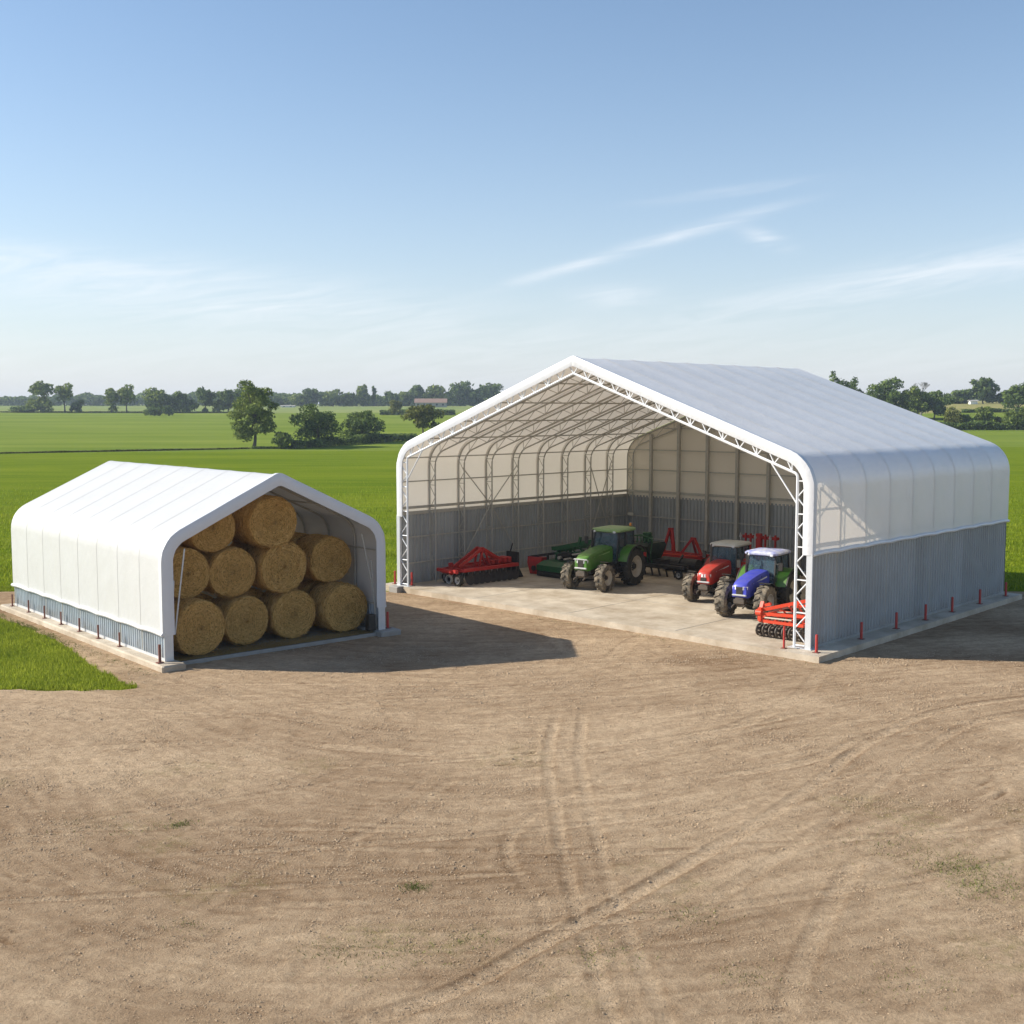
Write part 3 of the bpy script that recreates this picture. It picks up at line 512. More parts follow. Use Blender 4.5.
def truss(rt, W, E_, R_, fr, y_, white, x_in=None, z0=Z0, front=False):
    d, c1, c2, c3 = (0.80, 0.055, 0.055, 0.028) if white else (0.72, 0.045, 0.042, 0.018)
    m_ = 'whitesteel' if white else 'galv'; x_in = 0.70 if white else 0.56
    out_ = profile(W, z0, E_, R_, 0.12, fr); inn = profile(W, z0, E_, R_, x_in, 0.9 if white else fr, apex=0.2)
    yo = y_+(0.06 if front else 0)
    fr_ = root_part = MB(); fr_.path([(p.x, yo, p.y) for p in out_], c1, 6); o = fr_.build('truss_frame', m_, rt, 40)
    ic = MB(); ic.path([(p.x, yo, p.y) for p in inn], c2, 6); ic.build('inner_chord', m_, o, 40)
    wb = MB()
    def resample(pts, n):
        L_ = [0]
        for a_, b_ in zip(pts[:-1], pts[1:]): L_.append(L_[-1]+(b_-a_).length)
        o_ = []
        for k in range(n+1):
            s_ = L_[-1]*k/n; i_ = 0
            while i_ < len(L_)-2 and L_[i_+1] < s_: i_ += 1
            o_.append(pts[i_].lerp(pts[i_+1], (s_-L_[i_])/max(1e-6, L_[i_+1]-L_[i_])))
        return o_
    # verticals part
    for mir in (False, True):
        mx_ = (lambda p: Vector((W-p[0], p[1]))) if mir else (lambda p: Vector(p))
        zt = E_-0.75; n_ = 10
        for k in range(n_+1):
            z_ = z0+0.1+(zt-z0-0.1)*k/n_; zn = z0+0.1+(zt-z0-0.1)*(k+1)/n_
            a_, b_ = mx_((0.12, z_)), mx_((x_in, z_))
            if k % 2 == 0: wb.tube((a_.x, yo, a_.y), (b_.x, yo, b_.y), c3, 5)
            if k < n_:
                p_, q_ = (mx_((0.12, z_)), mx_((x_in, zn))) if k % 2 == 0 else (mx_((x_in, z_)), mx_((0.12, zn)))
                wb.tube((p_.x, yo, p_.y), (q_.x, yo, q_.y), c3, 5)
        sl_ = (R_-E_)/(W/2); al = math.atan(sl_); n_ = 14 if white else 8
        def up(x): return (x, R_-0.12/math.cos(al)-sl_*(W/2-x))
        def lo(x): return (x, R_-x_in/math.cos(al)-sl_*(W/2-x))
        for k in range(n_):
            x0_ = 0.95+(W/2-0.95)*k/n_; x1_ = 0.95+(W/2-0.95)*(k+1)/n_; xm = (x0_+x1_)/2
            for p_, q_ in ((lo(x0_), up(xm)), (up(xm), lo(x1_))):
                p_, q_ = mx_(p_), mx_(q_); wb.tube((p_.x, yo, p_.y), (q_.x, yo, q_.y), c3, 5)
            if k % 2 == 0: p_, q_ = mx_(lo(x0_)), mx_(up(x0_)); wb.tube((p_.x, yo, p_.y), (q_.x, yo, q_.y), c3, 5)
        p_, q_ = mx_((x_in, zt-0.9)), mx_(lo(1.9))
        if not white: p_, q_ = mx_((x_in, zt)), mx_(lo(0.95))
        wb.tube((p_.x, yo, p_.y), (q_.x, yo, q_.y), 0.03 if white else 0.018, 6)
    wb.build('lattice', m_, o); return o
truss(big, BW, BE, BR, 1.5, 0.0, True, front=True)
t1 = truss(big, BW, BE, BR, 1.5, 0.0, False)
bay = BL/9
for k in range(1, 10):
    t = t1 if k == 1 else copy_tree(t1, big); t.location = (0, k*bay-(0.12 if k == 9 else 0), 0)
# corner posts at the mouth
for x0_, x1_ in ((-0.06, 0.20), (BW-0.20, BW+0.06)):
    MB().box(x0_, x1_, -0.05, 0.0, Z0, BH, 0.01).build('corner_post', 'galvlight', big)
    MB().box(x0_-0.05 if x0_ < 0 else BW-0.9, 0.9 if x0_ < 0 else x1_+0.05, -0.12, 0.28, Z0+0.002, Z0+0.022).build('base_plate', 'galvlight', big)
# purlins, girts, rails
sl_ = (BR-BE)/(BW/2)
for x_ in (1.9, 4.4, 6.9, 9.4, 11.75):
    for xx in (x_, BW-x_):
        z_ = BR-0.17/0.941-sl_*(BW/2-x_); MB().tube((xx, 0.1, z_), (xx, BL-0.05, z_), 0.04, 6).build('purlin', 'galv', big)
for x_ in (0.13, BW-0.13):
    for z_, w_ in ((6.95, 0.06), (5.7, 0.06), (4.33, 0.14), (2.77, 0.07), (1.4, 0.07)):
        xq = x_ if z_ < 6 else (0.36 if x_ < 1 else BW-0.36)
        MB().bar((xq, 0.15, z_), (xq, BL-0.1, z_), 0.05, w_).build('girt', 'galv', big)
for z_, w_ in ((8.3, 0.06), (6.95, 0.06), (5.7, 0.06), (4.33, 0.14), (2.77, 0.07), (1.4, 0.07)):
    x0_ = 0.2 if z_ < 7.5 else (z_-BE)/sl_+0.7
    MB().bar((x0_, BL-0.15, z_), (BW-x0_, BL-0.15, z_), 0.05, w_).build('girt', 'galv', big)
for k in range(1, 12):
    x_ = 2.1*k; 
    if x_ > 23.4: break
    zt = BR-0.3-sl_*abs(BW/2-x_); MB().box(x_-0.09, x_+0.09, BL-0.36, BL-0.19, Z0, zt).build('wall_post', 'galv', big)
for x_ in (0.45, BW-0.45):
    for ya, za, yb, zb in ((2*bay, 6.3, 3*bay, 4.2), (4*bay, 6.3, 3*bay, 4.2), (3*bay, 4.2, 2*bay, 1.4), (3*bay, 4.2, 4*bay, 1.4), (7*bay, 6.3, 8*bay, 1.4), (8*bay, 6.3, 7*bay, 1.4)):
        MB().tube((x_, ya, za), (x_, yb, zb), 0.03, 6).build('brace', 'galv', big)
wl_ = MB(); wl_.box(0.45, 0.85, BL-0.50, BL-0.38, 2.78, 2.96, 0.02); wl_.tube((0.65, BL-0.4, 2.8), (0.65, BL-0.2, 2.8), 0.03); wl_.build('wall_lamp', 'cream', big)
MB().box(0.15, 0.85, -0.80, -0.32, -0.05, Z0+0.06, 0.04).build('footing', 'concretegrey', big)

# red bollards
bp = root('bollard', (0, 0, 0), 0, 'x', 'bollard', 'red bollards beside the long grey wall')
MB().lathe([(0.0, 0.02), (0.054, 0.02), (0.054, 0.66), (0.047, 0.69), (0.0, 0.70)], (0, 0, 0), 14, 'z').build('post', 'redpost', bp, 40)
MB().box(-0.12, 0.12, -0.12, 0.12, 0.0, 0.02).build('base_plate', 'rust', bp)
bol = [(24.45, -0.30, 'nearest red bollard, on the front corner of the big barn slab beside the grey wall'), (24.42, 3.3, 'second red bollard along the grey wall counting from the front corner'), (24.40, 6.4, 'third red bollard along the grey wall counting from the front corner'),
       (24.40, 9.2, 'middle red bollard of the seven along the grey wall'), (24.38, 12.0, 'third red bollard from the far rear corner along the grey wall'), (24.38, 15.1, 'last but one red bollard towards the rear corner of the grey wall'), (24.36, 18.3, 'farthest red bollard at the rear corner of the grey wall'),
       (23.15, -0.45, 'thin red bollard inside the barn mouth at the foot of the right lattice post'), (-0.45, 0.15, 'red bollard on the slab left of the big barn, next to the green field'), (0.72, 0.30, 'small pale red bollard at the foot of the left lattice post')]
for i_, (x_, y_, lb) in enumerate(bol):
    o = bp if i_ == 0 else copy_tree(bp); X_, Y_ = wor(BO, BA, x_, y_); o.location = (X_, Y_, Z0+0.022 if i_ == 9 else Z0+0.001); o['label'] = lb; o.rotation_euler = (0, 0, BA)
    if i_ == 7: o.scale = (0.8, 0.8, 1.25)
    if i_ > 6: o['group'] = 'red bollards at the mouth of the big barn'

# ------------------------------------------------------------------ SMALL BARN
ZS = 0.28
sml = root('hay_barn', (*SO, 0), SA, 'small open-fronted white fabric barn with a low corrugated steel skirt, full of round bales', 'barn')
nbs = 8; bys = SL/nbs
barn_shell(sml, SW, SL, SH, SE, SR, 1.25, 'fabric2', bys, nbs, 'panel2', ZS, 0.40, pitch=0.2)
b = MB(); b.box(-0.42, 0.5, -0.75, SL+0.7, -0.3, ZS, 0.05); b.build('kerb_footing', 'concrete', sml)
MB().box(SW-0.45, SW+0.55, -0.45, SL+0.7, -0.3, ZS, 0.05).build('kerb_footing', 'concretegrey', sml)
MB().box(0.5, SW-0.45, 0.15, SL+0.4, -0.3, 0.16, 0.02).build('floor_slab', 'concretegrey', sml)
MB().box(0.5, SW-0.45, -0.05, 0.145, -0.3, 0.20, 0.02).build('front_kerb', 'concretegrey', sml)
for x0_, x1_ in ((0.0, 0.34), (SW-0.34, SW)):
    MB().box(x0_, x1_, -0.06, -0.01, ZS, SH+0.05, 0.01).build('corner_post', 'galvlight', sml)
for k in range(0, nbs+1):
    pr = profile(SW, ZS, SE, SR, 0.10, 1.2); y_ = min(max(k*bys, 0.12), SL-0.12)
    fr_ = MB(); fr_.path([(p.x, y_, p.y) for p in pr], 0.045, 7); fr_.build('tube_frame', 'galvlight' if k == 0 else 'galv', sml, 40)
sls = (SR-SE)/(SW/2)
for x_, z_ in ((0.14, 3.6), (SW-0.14, 3.6), (0.14, 1.35), (SW-0.14, 1.35), (2.4, 0), (SW-2.4, 0), (SW/2, 0)):
    zz = z_ or SR-0.22-sls*abs(SW/2-x_); MB().tube((x_, 0.1, zz), (x_, SL-0.1, zz), 0.032, 6).build('purlin', 'galv', sml)
for x_, xt in ((0.15, 0.95), (SW-0.15, SW-1.0)):
    MB().tube((x_+(0.35 if x_ < 1 else -0.15), 0.15, 1.2), (xt, 0.15, SE-0.35), 0.03, 6).build('brace', 'galvlight' if x_ < 1 else 'galv', sml)
    MB().tube((x_+(0.15 if x_ < 1 else -0.15), 0.15, ZS), (x_+(0.35 if x_ < 1 else -0.40), 0.15, 3.2), 0.03, 6).build('brace', 'galvlight' if x_ < 1 else 'galv', sml)
MB().box(SW-0.75, SW-0.40, 0.05, 0.35, ZS, 0.95, 0.02).build('cabinet', 'black', sml)

# rusty stakes by the small barn
sp_ = root('stake', (0, 0, 0), 0, 'x', 'stake', 'rusty stakes along the small barn')
MB().box(-0.033, 0.033, -0.033, 0.033, 0.03, 0.62, 0.008).build('post', 'rust', sp_); MB().box(-0.09, 0.09, -0.09, 0.09, 0, 0.03).build('foot', 'rust', sp_)
nm_ = ['nearest rusty red stake, on the kerb at the front corner of the small barn', 'second rusty stake from the front corner of the small barn', 'third rusty stake from the front corner of the small barn', 'fourth rusty stake from the front along the small barn skirt',
       'fifth rusty stake from the front along the small barn skirt', 'third rusty stake from the rear corner of the small barn', 'second rusty stake from the rear corner of the small barn', 'farthest rusty stake at the rear left corner of the small barn']
for i_, y_ in enumerate((-0.1, 3.74, 5.86, 7.87, 9.95, 11.94, 13.98, 16.2)):
    o = sp_ if i_ == 0 else copy_tree(sp_); X_, Y_ = wor(SO, SA, -0.22 if i_ == 0 else -0.13, y_); o.location = (X_, Y_, ZS); o.rotation_euler = (0, 0, SA); o['label'] = nm_[i_]
    o.scale = (0.9, 0.9, 0.9) if i_ else (1.3, 1.3, 1.1)
o = copy_tree(bp); X_, Y_ = wor(SO, SA, SW+0.25, 0.15); o.location = (X_, Y_, ZS); o['label'] = 'dark red bollard in the shade at the right front corner of the small barn'; o['group'] = 'bollard at the small barn'; del o['group']

# ------------------------------------------------------------------ straw bales
def balemat():
    m = bpy.data.materials.new('straw_bale'); m.use_nodes = True; t = m.node_tree; p = t.nodes['Principled BSDF']; p.inputs['Roughness'].default_value = 0.85; p.inputs['Specular IOR Level'].default_value = 0.2
    tcn = nd(t, 'ShaderNodeTexCoord'); sp = nd(t, 'ShaderNodeSeparateXYZ'); t.links.new(tcn.outputs['Object'], sp.inputs[0])
    oi = nd(t, 'ShaderNodeObjectInfo')
    rad = mth(t, 'SQRT', mth(t, 'ADD', mth(t, 'POWER', mth(t, 'ABSOLUTE', sp.outputs[0]), 2.0), mth(t, 'POWER', mth(t, 'ABSOLUTE', sp.outputs[2]), 2.0)))
    an = mth(t, 'ARCTAN2', sp.outputs[2], sp.outputs[0])
    c = nd(t, 'ShaderNodeCombineXYZ'); t.links.new(mth(t, 'MULTIPLY', rad, 22.0), c.inputs[0]); t.links.new(mth(t, 'MULTIPLY', mth(t, 'ABSOLUTE', an), 4.5), c.inputs[1]); t.links.new(mth(t, 'ADD', mth(t, 'MULTIPLY', sp.outputs[1], 14.0), mth(t, 'MULTIPLY', oi.outputs['Random'], 50.0)), c.inputs[2])
    n1 = nd(t, 'ShaderNodeTexNoise', inp={2: 1.0, 3: 5.0, 4: 0.7, 8: 0.8}); t.links.new(c.outputs[0], n1.inputs[0])
    n2 = nd(t, 'ShaderNodeTexNoise', inp={2: 28.0, 3: 4.0, 4: 0.7}); t.links.new(tcn.outputs['Object'], n2.inputs[0])
    f = mth(t, 'ADD', mth(t, 'MULTIPLY', n1.outputs[0], 1.0), mth(t, 'MULTIPLY', n2.outputs[0], 0.9)); f = mth(t, 'MULTIPLY_ADD', f, 2.4, -1.75, clamp=True)
    r_ = nd(t, 'ShaderNodeValToRGB'); e = r_.color_ramp.elements; e[0].color = (0.20, 0.095, 0.02, 1); e[1].color = (1.0, 0.69, 0.27, 1); q = e.new(0.42); q.color = (0.76, 0.42, 0.115, 1)
    t.links.new(f, r_.inputs[0]); t.links.new(r_.outputs[0], p.inputs['Base Color'])
    b = nd(t, 'ShaderNodeBump', inp={0: 1.0, 1: 0.05}); t.links.new(f, b.inputs['Height']); t.links.new(b.outputs[0], p.inputs['Normal']); return m
M['bale'] = balemat()
def bale_mesh(seed):
    n = 72; prof = []; Lh = 0.75
    for k in range(9): prof.append((0.02+0.9*k/8, -Lh-0.015*math.sin(k*2.1)))
    prof += [(0.965, -Lh+0.02), (0.99, -Lh+0.07)]+[(1.0, -Lh+0.07+(2*Lh-0.14)*k/12) for k in range(1, 12)]+[(0.99, Lh-0.07), (0.95, Lh), (0.5, Lh), (0.02, Lh)]
    b = MB(); b.lathe(prof, (0, 0, 0), n, 'y')
    rg = random.Random(seed); ph = [rg.uniform(0, 6.3) for _ in range(6)]
    for i_, (x, y, z) in enumerate(b.v):
        a = math.atan2(z, x); s = 1+0.018*math.sin(2*a+ph[0])+0.010*math.sin(3*a+ph[2])+0.007*math.sin(7*a+ph[1])+0.006*rg.uniform(-1, 1)
        s2 = s*(0.965 if z < -0.85 else 1); b.v[i_] = (x*s, y+0.012*rg.uniform(-1, 1), z*s2)
    for k in range(1100):                    # loose stalks standing off the face and the rim
        a = rg.uniform(0, 6.28)
        if rg.random() < 0.65: rr = math.sqrt(rg.random())*0.97; p = (rr*math.cos(a), -Lh-0.005, rr*math.sin(a)); t_ = a+math.pi/2+rg.gauss(0, 0.7); l = rg.uniform(0.05, 0.16); d = (math.cos(t_)*l, -rg.uniform(0, 0.035), math.sin(t_)*l)
        else: yy = rg.uniform(-Lh, Lh); p = (1.0*math.cos(a), yy, 1.0*math.sin(a)); l = rg.uniform(0.04, 0.12); t_ = a+math.pi/2; d = (math.cos(t_)*l+math.cos(a)*0.02, rg.uniform(-.05, .05), math.sin(t_)*l+math.sin(a)*0.02)
        w_ = 0.005; b.add([(p[0]-w_, p[1], p[2]-w_), (p[0]+w_, p[1], p[2]+w_), (p[0]+d[0]+w_, p[1]+d[1], p[2]+d[2]), (p[0]+d[0]-w_, p[1]+d[1], p[2]+d[2]-w_)], [(0, 1, 2, 3)])
    me = bpy.data.meshes.new('straw_bale'); me.from_pydata(b.v, [], b.f); me.materials.append(M['bale']); me.polygons.foreach_set('use_smooth', [True]*len(me.polygons)); me.set_sharp_from_angle(angle=R(35)); return me
bms = [bale_mesh(s) for s in range(4)]
bl = [(1.68, 0.55, 0.16, 1.06, 'largest round straw bale, on the floor at the left front corner'), (3.95, 1.2, 0.16, 0.99, 'round straw bale on the floor, second from the left in the bottom row'), (6.15, 1.2, 0.16, 1.0, 'round straw bale on the floor, third from the left in the bottom row'), (8.42, 0.9, 0.16, 1.04, 'round straw bale on the floor at the right end of the bottom row'),
      (1.55, 1.3, 2.24, 0.97, 'leftmost round straw bale of the middle row, half behind the white trim'), (3.55, 1.4, 2.08, 1.0, 'round straw bale second from the left in the middle row'), (5.72, 1.25, 2.06, 1.06, 'round straw bale in the middle row directly under the topmost bale'), (8.22, 1.7, 2.17, 1.0, 'round straw bale at the right end of the middle row, beside the fabric wall'),
      (2.85, 1.6, 3.90, 0.97, 'upper left straw bale of the top row, its top hidden by the sloping trim'), (5.22, 1.1, 3.93, 1.05, 'topmost round straw bale under the ridge of the small barn')]
for i_, (x_, y_, zb, r_, lb) in enumerate(bl):
    o = bpy.data.objects.new('straw_bale', bms[i_ % 4]); COL.objects.link(o); X_, Y_ = wor(SO, SA, x_, y_+0.75)
    o.location = (X_, Y_, zb+r_*0.99); o.scale = (r_, 1.05, r_); o.rotation_euler = (0, 0, SA+random.uniform(-0.05, 0.05)); tag(o, lb, 'straw bale', 'round straw bales stacked in the small barn')
for i_, (x_, y_, zb, r_, lb) in enumerate([(1.62, 2.95, 2.26, 1.0, 'round straw bale in the second stack, behind the leftmost middle bale'), (7.95, 3.4, 2.15, 1.0, 'round straw bale in the second stack, behind the right end of the middle row'), (5.3, 2.9, 3.92, 1.0, 'round straw bale in the second stack, behind the topmost bale'), (5.05, 2.75, 0.16, 1.0, 'round straw bale on the floor, behind the gap between the bottom bales'), (3.6, 3.2, 2.12, 1.0, 'straw bale in the second stack, in the dark gap over the middle row'), (2.75, 2.75, 0.16, 1.0, 'straw bale of the second stack on the floor, behind the two left bottom bales'), (5.75, 3.1, 2.12, 1.0, 'straw bale of the second stack, in the dark gap under the topmost bale'), (2.9, 3.35, 3.9, 0.93, 'round straw bale in the second stack, behind the upper left bale'), (8.2, 2.75, 0.16, 1.0, 'round straw bale on the floor in the second stack at the right end')]):
    o = bpy.data.objects.new('straw_bale', bms[i_ % 4]); COL.objects.link(o); X_, Y_ = wor(SO, SA, x_, y_+0.75)
    o.location = (X_, Y_, zb+r_*0.99); o.scale = (r_, 1.0, r_); o.rotation_euler = (0, 0, SA+random.uniform(-0.04, 0.04)); tag(o, lb, 'straw bale', 'round straw bales stacked in the small barn')
n = 16000; u = RNG.uniform(0.55, SW-0.5, n); v = -0.0+np.abs(RNG.normal(0, 0.75, n)); c, s = math.cos(SA), math.sin(SA); x = SO[0]+u*c-v*s; y = SO[1]+u*s+v*c
th = RNG.uniform(0, 6.3, n); l = RNG.uniform(0.03, 0.12, n); z = np.where(v < 0.15, 0.205, 0.165)+RNG.uniform(0, 0.02, n); dx, dy = np.cos(th)*l, np.sin(th)*l; ox, oy = -np.sin(th)*0.012, np.cos(th)*0.012
V = np.stack([np.stack([x-ox, y-oy, z], -1), np.stack([x+ox, y+oy, z], -1), np.stack([x+dx+ox, y+dy+oy, z+0.01], -1), np.stack([x+dx-ox, y+dy-oy, z+0.01], -1)], 1).reshape(-1, 3)
tag(link('straw_litter', np_mesh('straw_litter', V, np.arange(4*n).reshape(-1, 4)), 'straw'), 'loose straw littering the floor in front of the bales', 'straw', kind='stuff')

# ------------------------------------------------------------------ vehicles
def wheel(parent, x, y, Rr, wd, rimr, tyre_m, rim_m, lugs=16, name='wheel'):
    sg = 1 if y > 0 else -1
    hub = MB(); hub.lathe([(0.0, sg*wd*0.30), (Rr*0.13, sg*wd*0.30), (Rr*0.16, sg*wd*0.12), (rimr*0.55, sg*wd*0.02), (rimr*0.6, -sg*wd*0.1), (0, -sg*wd*0.1)], (x, y, Rr), 20, 'y'); o = hub.build(name, 'black', parent, 35)
    t = MB(); h = wd/2; s = 0.94*Rr; k = rimr
    t.lathe([(k, -h*0.82), (k*1.06, -h*0.98), ((k+s)/2, -h*1.05), (s*0.97, -h*0.93), (s, -h*0.6), (s*1.005, 0), (s, h*0.6), (s*0.97, h*0.93), ((k+s)/2, h*1.05), (k*1.06, h*0.98), (k, h*0.82)], (x, y, Rr), 40, 'y')
    for i_ in range(lugs*2):
        a = math.pi*i_/lugs; q = 1 if i_ % 2 else -1; da = 0.55*math.pi/lugs*1.6; aw = 0.30*math.pi/lugs*1.15; row = []
        for f_, (ry, lag) in enumerate(((-0.03, 0.0), (0.55, 0.5), (1.0, 1.0))):
            yy = q*h*ry; aa = a-da*lag
            r0 = s*0.965 if f_ < 2 else s*0.93; r1 = Rr*(1.0 if f_ < 2 else 0.975); row.append([(x+rr*math.cos(aa+e_), y+yy, Rr+rr*math.sin(aa+e_)) for rr, e_ in ((r0, -aw), (r1, -aw*0.75), (r1, aw*0.75), (r0, aw))])
        t.loft(row)
    t.build('tyre', tyre_m, o, 30)
    rm = MB(); rm.lathe([(rimr*1.02, sg*h*0.84), (rimr*1.04, sg*h*0.90), (rimr*0.97, sg*h*0.90), (rimr*0.93, sg*h*0.5), (rimr*0.80, sg*h*0.25), (rimr*0.5, sg*h*0.12), (rimr*0.2, sg*h*0.16), (0.0, sg*h*0.16)], (x, y, Rr), 28, 'y')
    rm.lathe([(rimr*1.02, -sg*h*0.84), (rimr*0.97, -sg*h*0.84), (rimr*0.93, sg*h*0.1)], (x, y, Rr), 28, 'y')
    for i_ in range(8):
        a = math.pi*i_/4; rm.tube((x+rimr*0.32*math.cos(a), y+sg*h*0.14, Rr+rimr*0.32*math.sin(a)), (x+rimr*0.32*math.cos(a), y+sg*h*0.24, Rr+rimr*0.32*math.sin(a)), 0.02, 5)
    rm.build('rim', rim_m, o, 30); return o
def fender_arc(cx, y0, y1, cz, r, a0, a1, th=0.03, n=10):
    rows = []
    for k in range(n+1):
        a = R(a0+(a1-a0)*k/n); rows.append([(cx+rr*math.cos(a), yy, cz+rr*math.sin(a)) for rr, yy in ((r, y0), (r, y1), (r+th, y1), (r+th, y0))])
    b = MB(); b.loft(rows); return b
def tractor(px, py, label, hood, fend, roof, rim_f, rim_r, tyre_f, Rf, Rrr, wf, head='green', rz=0.0, sc_=1.0):
    X_, Y_ = wor(BO, BA, px, py); t = root('tractor', (X_, Y_, Z0+0.001), BA-math.pi/2+rz, label, 'tractor', 'tractors parked in the big barn'); t.scale = (sc_, sc_, sc_)
    FX = 2.8
    b = MB(); b.box(-0.55, 2.5, -0.28, 0.28, 0.62, 1.15, 0.05); b.box(1.2, 3.15, -0.33, 0.33, 0.85, 1.45, 0.05); b.box(-0.25, 0.25, -0.7, 0.7, 0.75, 1.15, 0.04)
    b.tube((0, -0.95, Rrr), (0, 0.95, Rrr), 0.13, 10); b.build('chassis', 'black', t, 40)
    b = MB(); b.box(FX-0.11, FX+0.11, -0.85, 0.85, Rf-0.12, Rf+0.10, 0.03); b.tube((FX, -0.9, Rf), (FX, 0.9, Rf), 0.09, 8); b.tube((FX-0.25, -0.6, Rf+.02), (FX-0.25, 0.6, Rf+.02), 0.035, 6); b.build('front_axle', 'black', t, 40)
    b = MB(); b.box(3.1, 3.5, -0.22, 0.22, 0.70, 1.08, 0.04); b.box(3.5, 3.56, -0.27, 0.27, 0.78, 1.0, 0.02)
    for s in (-1, 1): b.bar((3.45, s*0.26, 0.72), (3.72, s*0.28, 0.62), 0.05, 0.07)
    b.build('front_linkage', 'disc', t, 40)
    # bonnet
    rows = []
    for x, w_, zb, zt in ((1.20, 0.98, 1.30, 2.16), (1.6, 0.97, 1.28, 2.13), (2.2, 0.93, 1.24, 2.06), (2.8, 0.88, 1.16, 1.95), (3.2, 0.83, 1.08, 1.84), (3.42, 0.76, 1.06, 1.72), (3.50, 0.68, 1.10, 1.58)):
        hw = w_/2; rows.append([(x, -hw, zb), (x, hw, zb), (x, hw*1.02, zb+(zt-zb)*0.55), (x, hw*0.97, zt-0.13), (x, hw*0.78, zt-0.035), (x, hw*0.3, zt), (x, -hw*0.3, zt), (x, -hw*0.78, zt-0.035), (x, -hw*0.97, zt-0.13), (x, -hw*1.02, zb+(zt-zb)*0.55)])
    b = MB(); b.loft(rows); hd = b.build('bonnet', hood, t, 35)
    b = MB(); b.box(3.44, 3.53, -0.17, 0.17, 1.16, 1.42 if head == 'red' else 1.58, 0.02); b.box(3.30, 3.46, -0.33, 0.33, 1.24, 1.42, 0.02); b.build('grille', 'black', hd)
    for s in (-1, 1):
        li = 0.03 if head == 'red' else 0.17
        b = MB(); b.loft([[(3.40+dx, s*li, z) for dx, z in ((0.13, 1.44), (0.12, 1.60))]+[(3.36+dx, s*0.385, z) for dx, z in ((0.06, 1.60), (0.07, 1.46))], [(3.2, s*li, 1.44), (3.2, s*li, 1.60), (3.2, s*0.36, 1.60), (3.2, s*0.36, 1.46)]]); b.build('headlight', 'lamp', hd, 30)
        sd = MB(); sd.add([(1.45, s*0.492, 1.45), (2.75, s*0.436, 1.36), (2.75, s*0.436, 1.60), (1.45, s*0.492, 1.72)], [(0, 1, 2, 3)]); sd.add([(1.45, s*0.488, 1.45), (2.75, s*0.432, 1.36), (2.75, s*0.432, 1.60), (1.45, s*0.488, 1.72)], [(0, 1, 2, 3)])
        sd.build('side_grille', 'black', hd)
        ln = MB(); ln.bar((1.95, s*0.474, 1.35), (2.05, s*0.462, 1.97), 0.012); ln.bar((3.05, s*0.425, 1.25), (3.0, s*0.420, 1.75), 0.012); ln.build('panel_gap', 'black', hd)
        st = MB(); st.loft([[(1.5, s*0.494, 1.84), (1.5, s*0.500, 1.84), (1.5, s*0.500, 1.90), (1.5, s*0.494, 1.90)], [(2.9, s*0.424, 1.66), (2.9, s*0.432, 1.66), (2.9, s*0.432, 1.70), (2.9, s*0.424, 1.70)]]); st.build('side_stripe', 'decal' if head != 'green' else 'palegreen', hd)
    b = MB(); b.box(3.42, 3.56, -0.36, 0.36, 1.14, 1.23, 0.03); b.box(3.46, 3.55, -0.40, 0.40, 1.60, 1.66, 0.02) if head == 'green' else None; b.build('front_bumper', 'silver', hd, 30)
    # cab
    B0 = (-0.60, 1.22); W0, W1 = 0.74, 0.70; zc0, zc1 = 1.30, 2.82
    P = {}
    for nm, x0, x1 in (('r', -0.62, -0.52), ('m', 0.35, 0.30), ('f', 1.22, 0.98)):
        for s in (-1, 1): P[nm, s] = (Vector((x0, s*W0, zc0)), Vector((x1, s*W1, zc1)))
    fr_ = MB()
    for a_, c_ in P.values(): fr_.bar(a_, c_, 0.07)
    for s in (-1, 1):
        fr_.bar(P['r', s][1], P['f', s][1], 0.08); fr_.bar(P['r', s][0], P['f', s][0], 0.10); fr_.bar(P['r', s][0].lerp(P['r', s][1], 0.45), P['m', s][0].lerp(P['m', s][1], 0.45), 0.05)
    for k in ('r', 'f'): fr_.bar(P[k, -1][1], P[k, 1][1], 0.08); fr_.bar(P[k, -1][0], P[k, 1][0], 0.10)
    fr_.box(-0.6, 1.2, -0.72, 0.72, 1.12, 1.30, 0.03); cb = fr_.build('cab', 'black', t, 40)
    def pane(nm, q):
        n_ = (q[1]-q[0]).cross(q[2]-q[1]).normalized()*0.006; b = MB(); b.loft([[p+n_ for p in q], [p-n_ for p in q]]); b.build(nm, 'glass', cb)
    pane('windscreen', [P['f', -1][0], P['f', 1][0], P['f', 1][1], P['f', -1][1]]); pane('rear_window', [P['r', -1][0], P['r', 1][0], P['r', 1][1], P['r', -1][1]])
    for s in (-1, 1):
        pane('door_window', [P['m', s][0], P['f', s][0], P['f', s][1], P['m', s][1]]); pane('side_window', [P['r', s][0], P['m', s][0], P['m', s][1], P['r', s][1]])
    rows = []
    for z, g in ((2.80, -0.02), (2.86, 0.10), (2.94, 0.11), (3.00, 0.04), (3.03, -0.14)):
        x0, x1, w_ = -0.60-g, 1.12+g*1.2, 0.74+g; c_ = 0.16; rows.append([(x0+c_, -w_, z), (x1-c_, -w_, z), (x1, -w_+c_, z), (x1, w_-c_, z), (x1-c_, w_, z), (x0+c_, w_, z), (x0, w_-c_, z), (x0, -w_+c_, z)])
    b = MB(); b.loft(rows); rf = b.build('cab_roof', roof, cb, 40)
    for s in (-1, 1):
        MB().box(1.20, 1.27, s*0.60-0.08, s*0.60+0.08, 2.80, 2.90, 0.02).build('work_light', 'lamp', cb)
        m2 = MB(); m2.tube((1.05, s*0.74, 2.45), (1.25, s*1.08, 2.45), 0.018, 6); m2.box(1.22, 1.28, s*1.08-0.11, s*1.08+0.11, 2.15, 2.55, 0.02); m2.build('mirror', 'black', cb, 40)
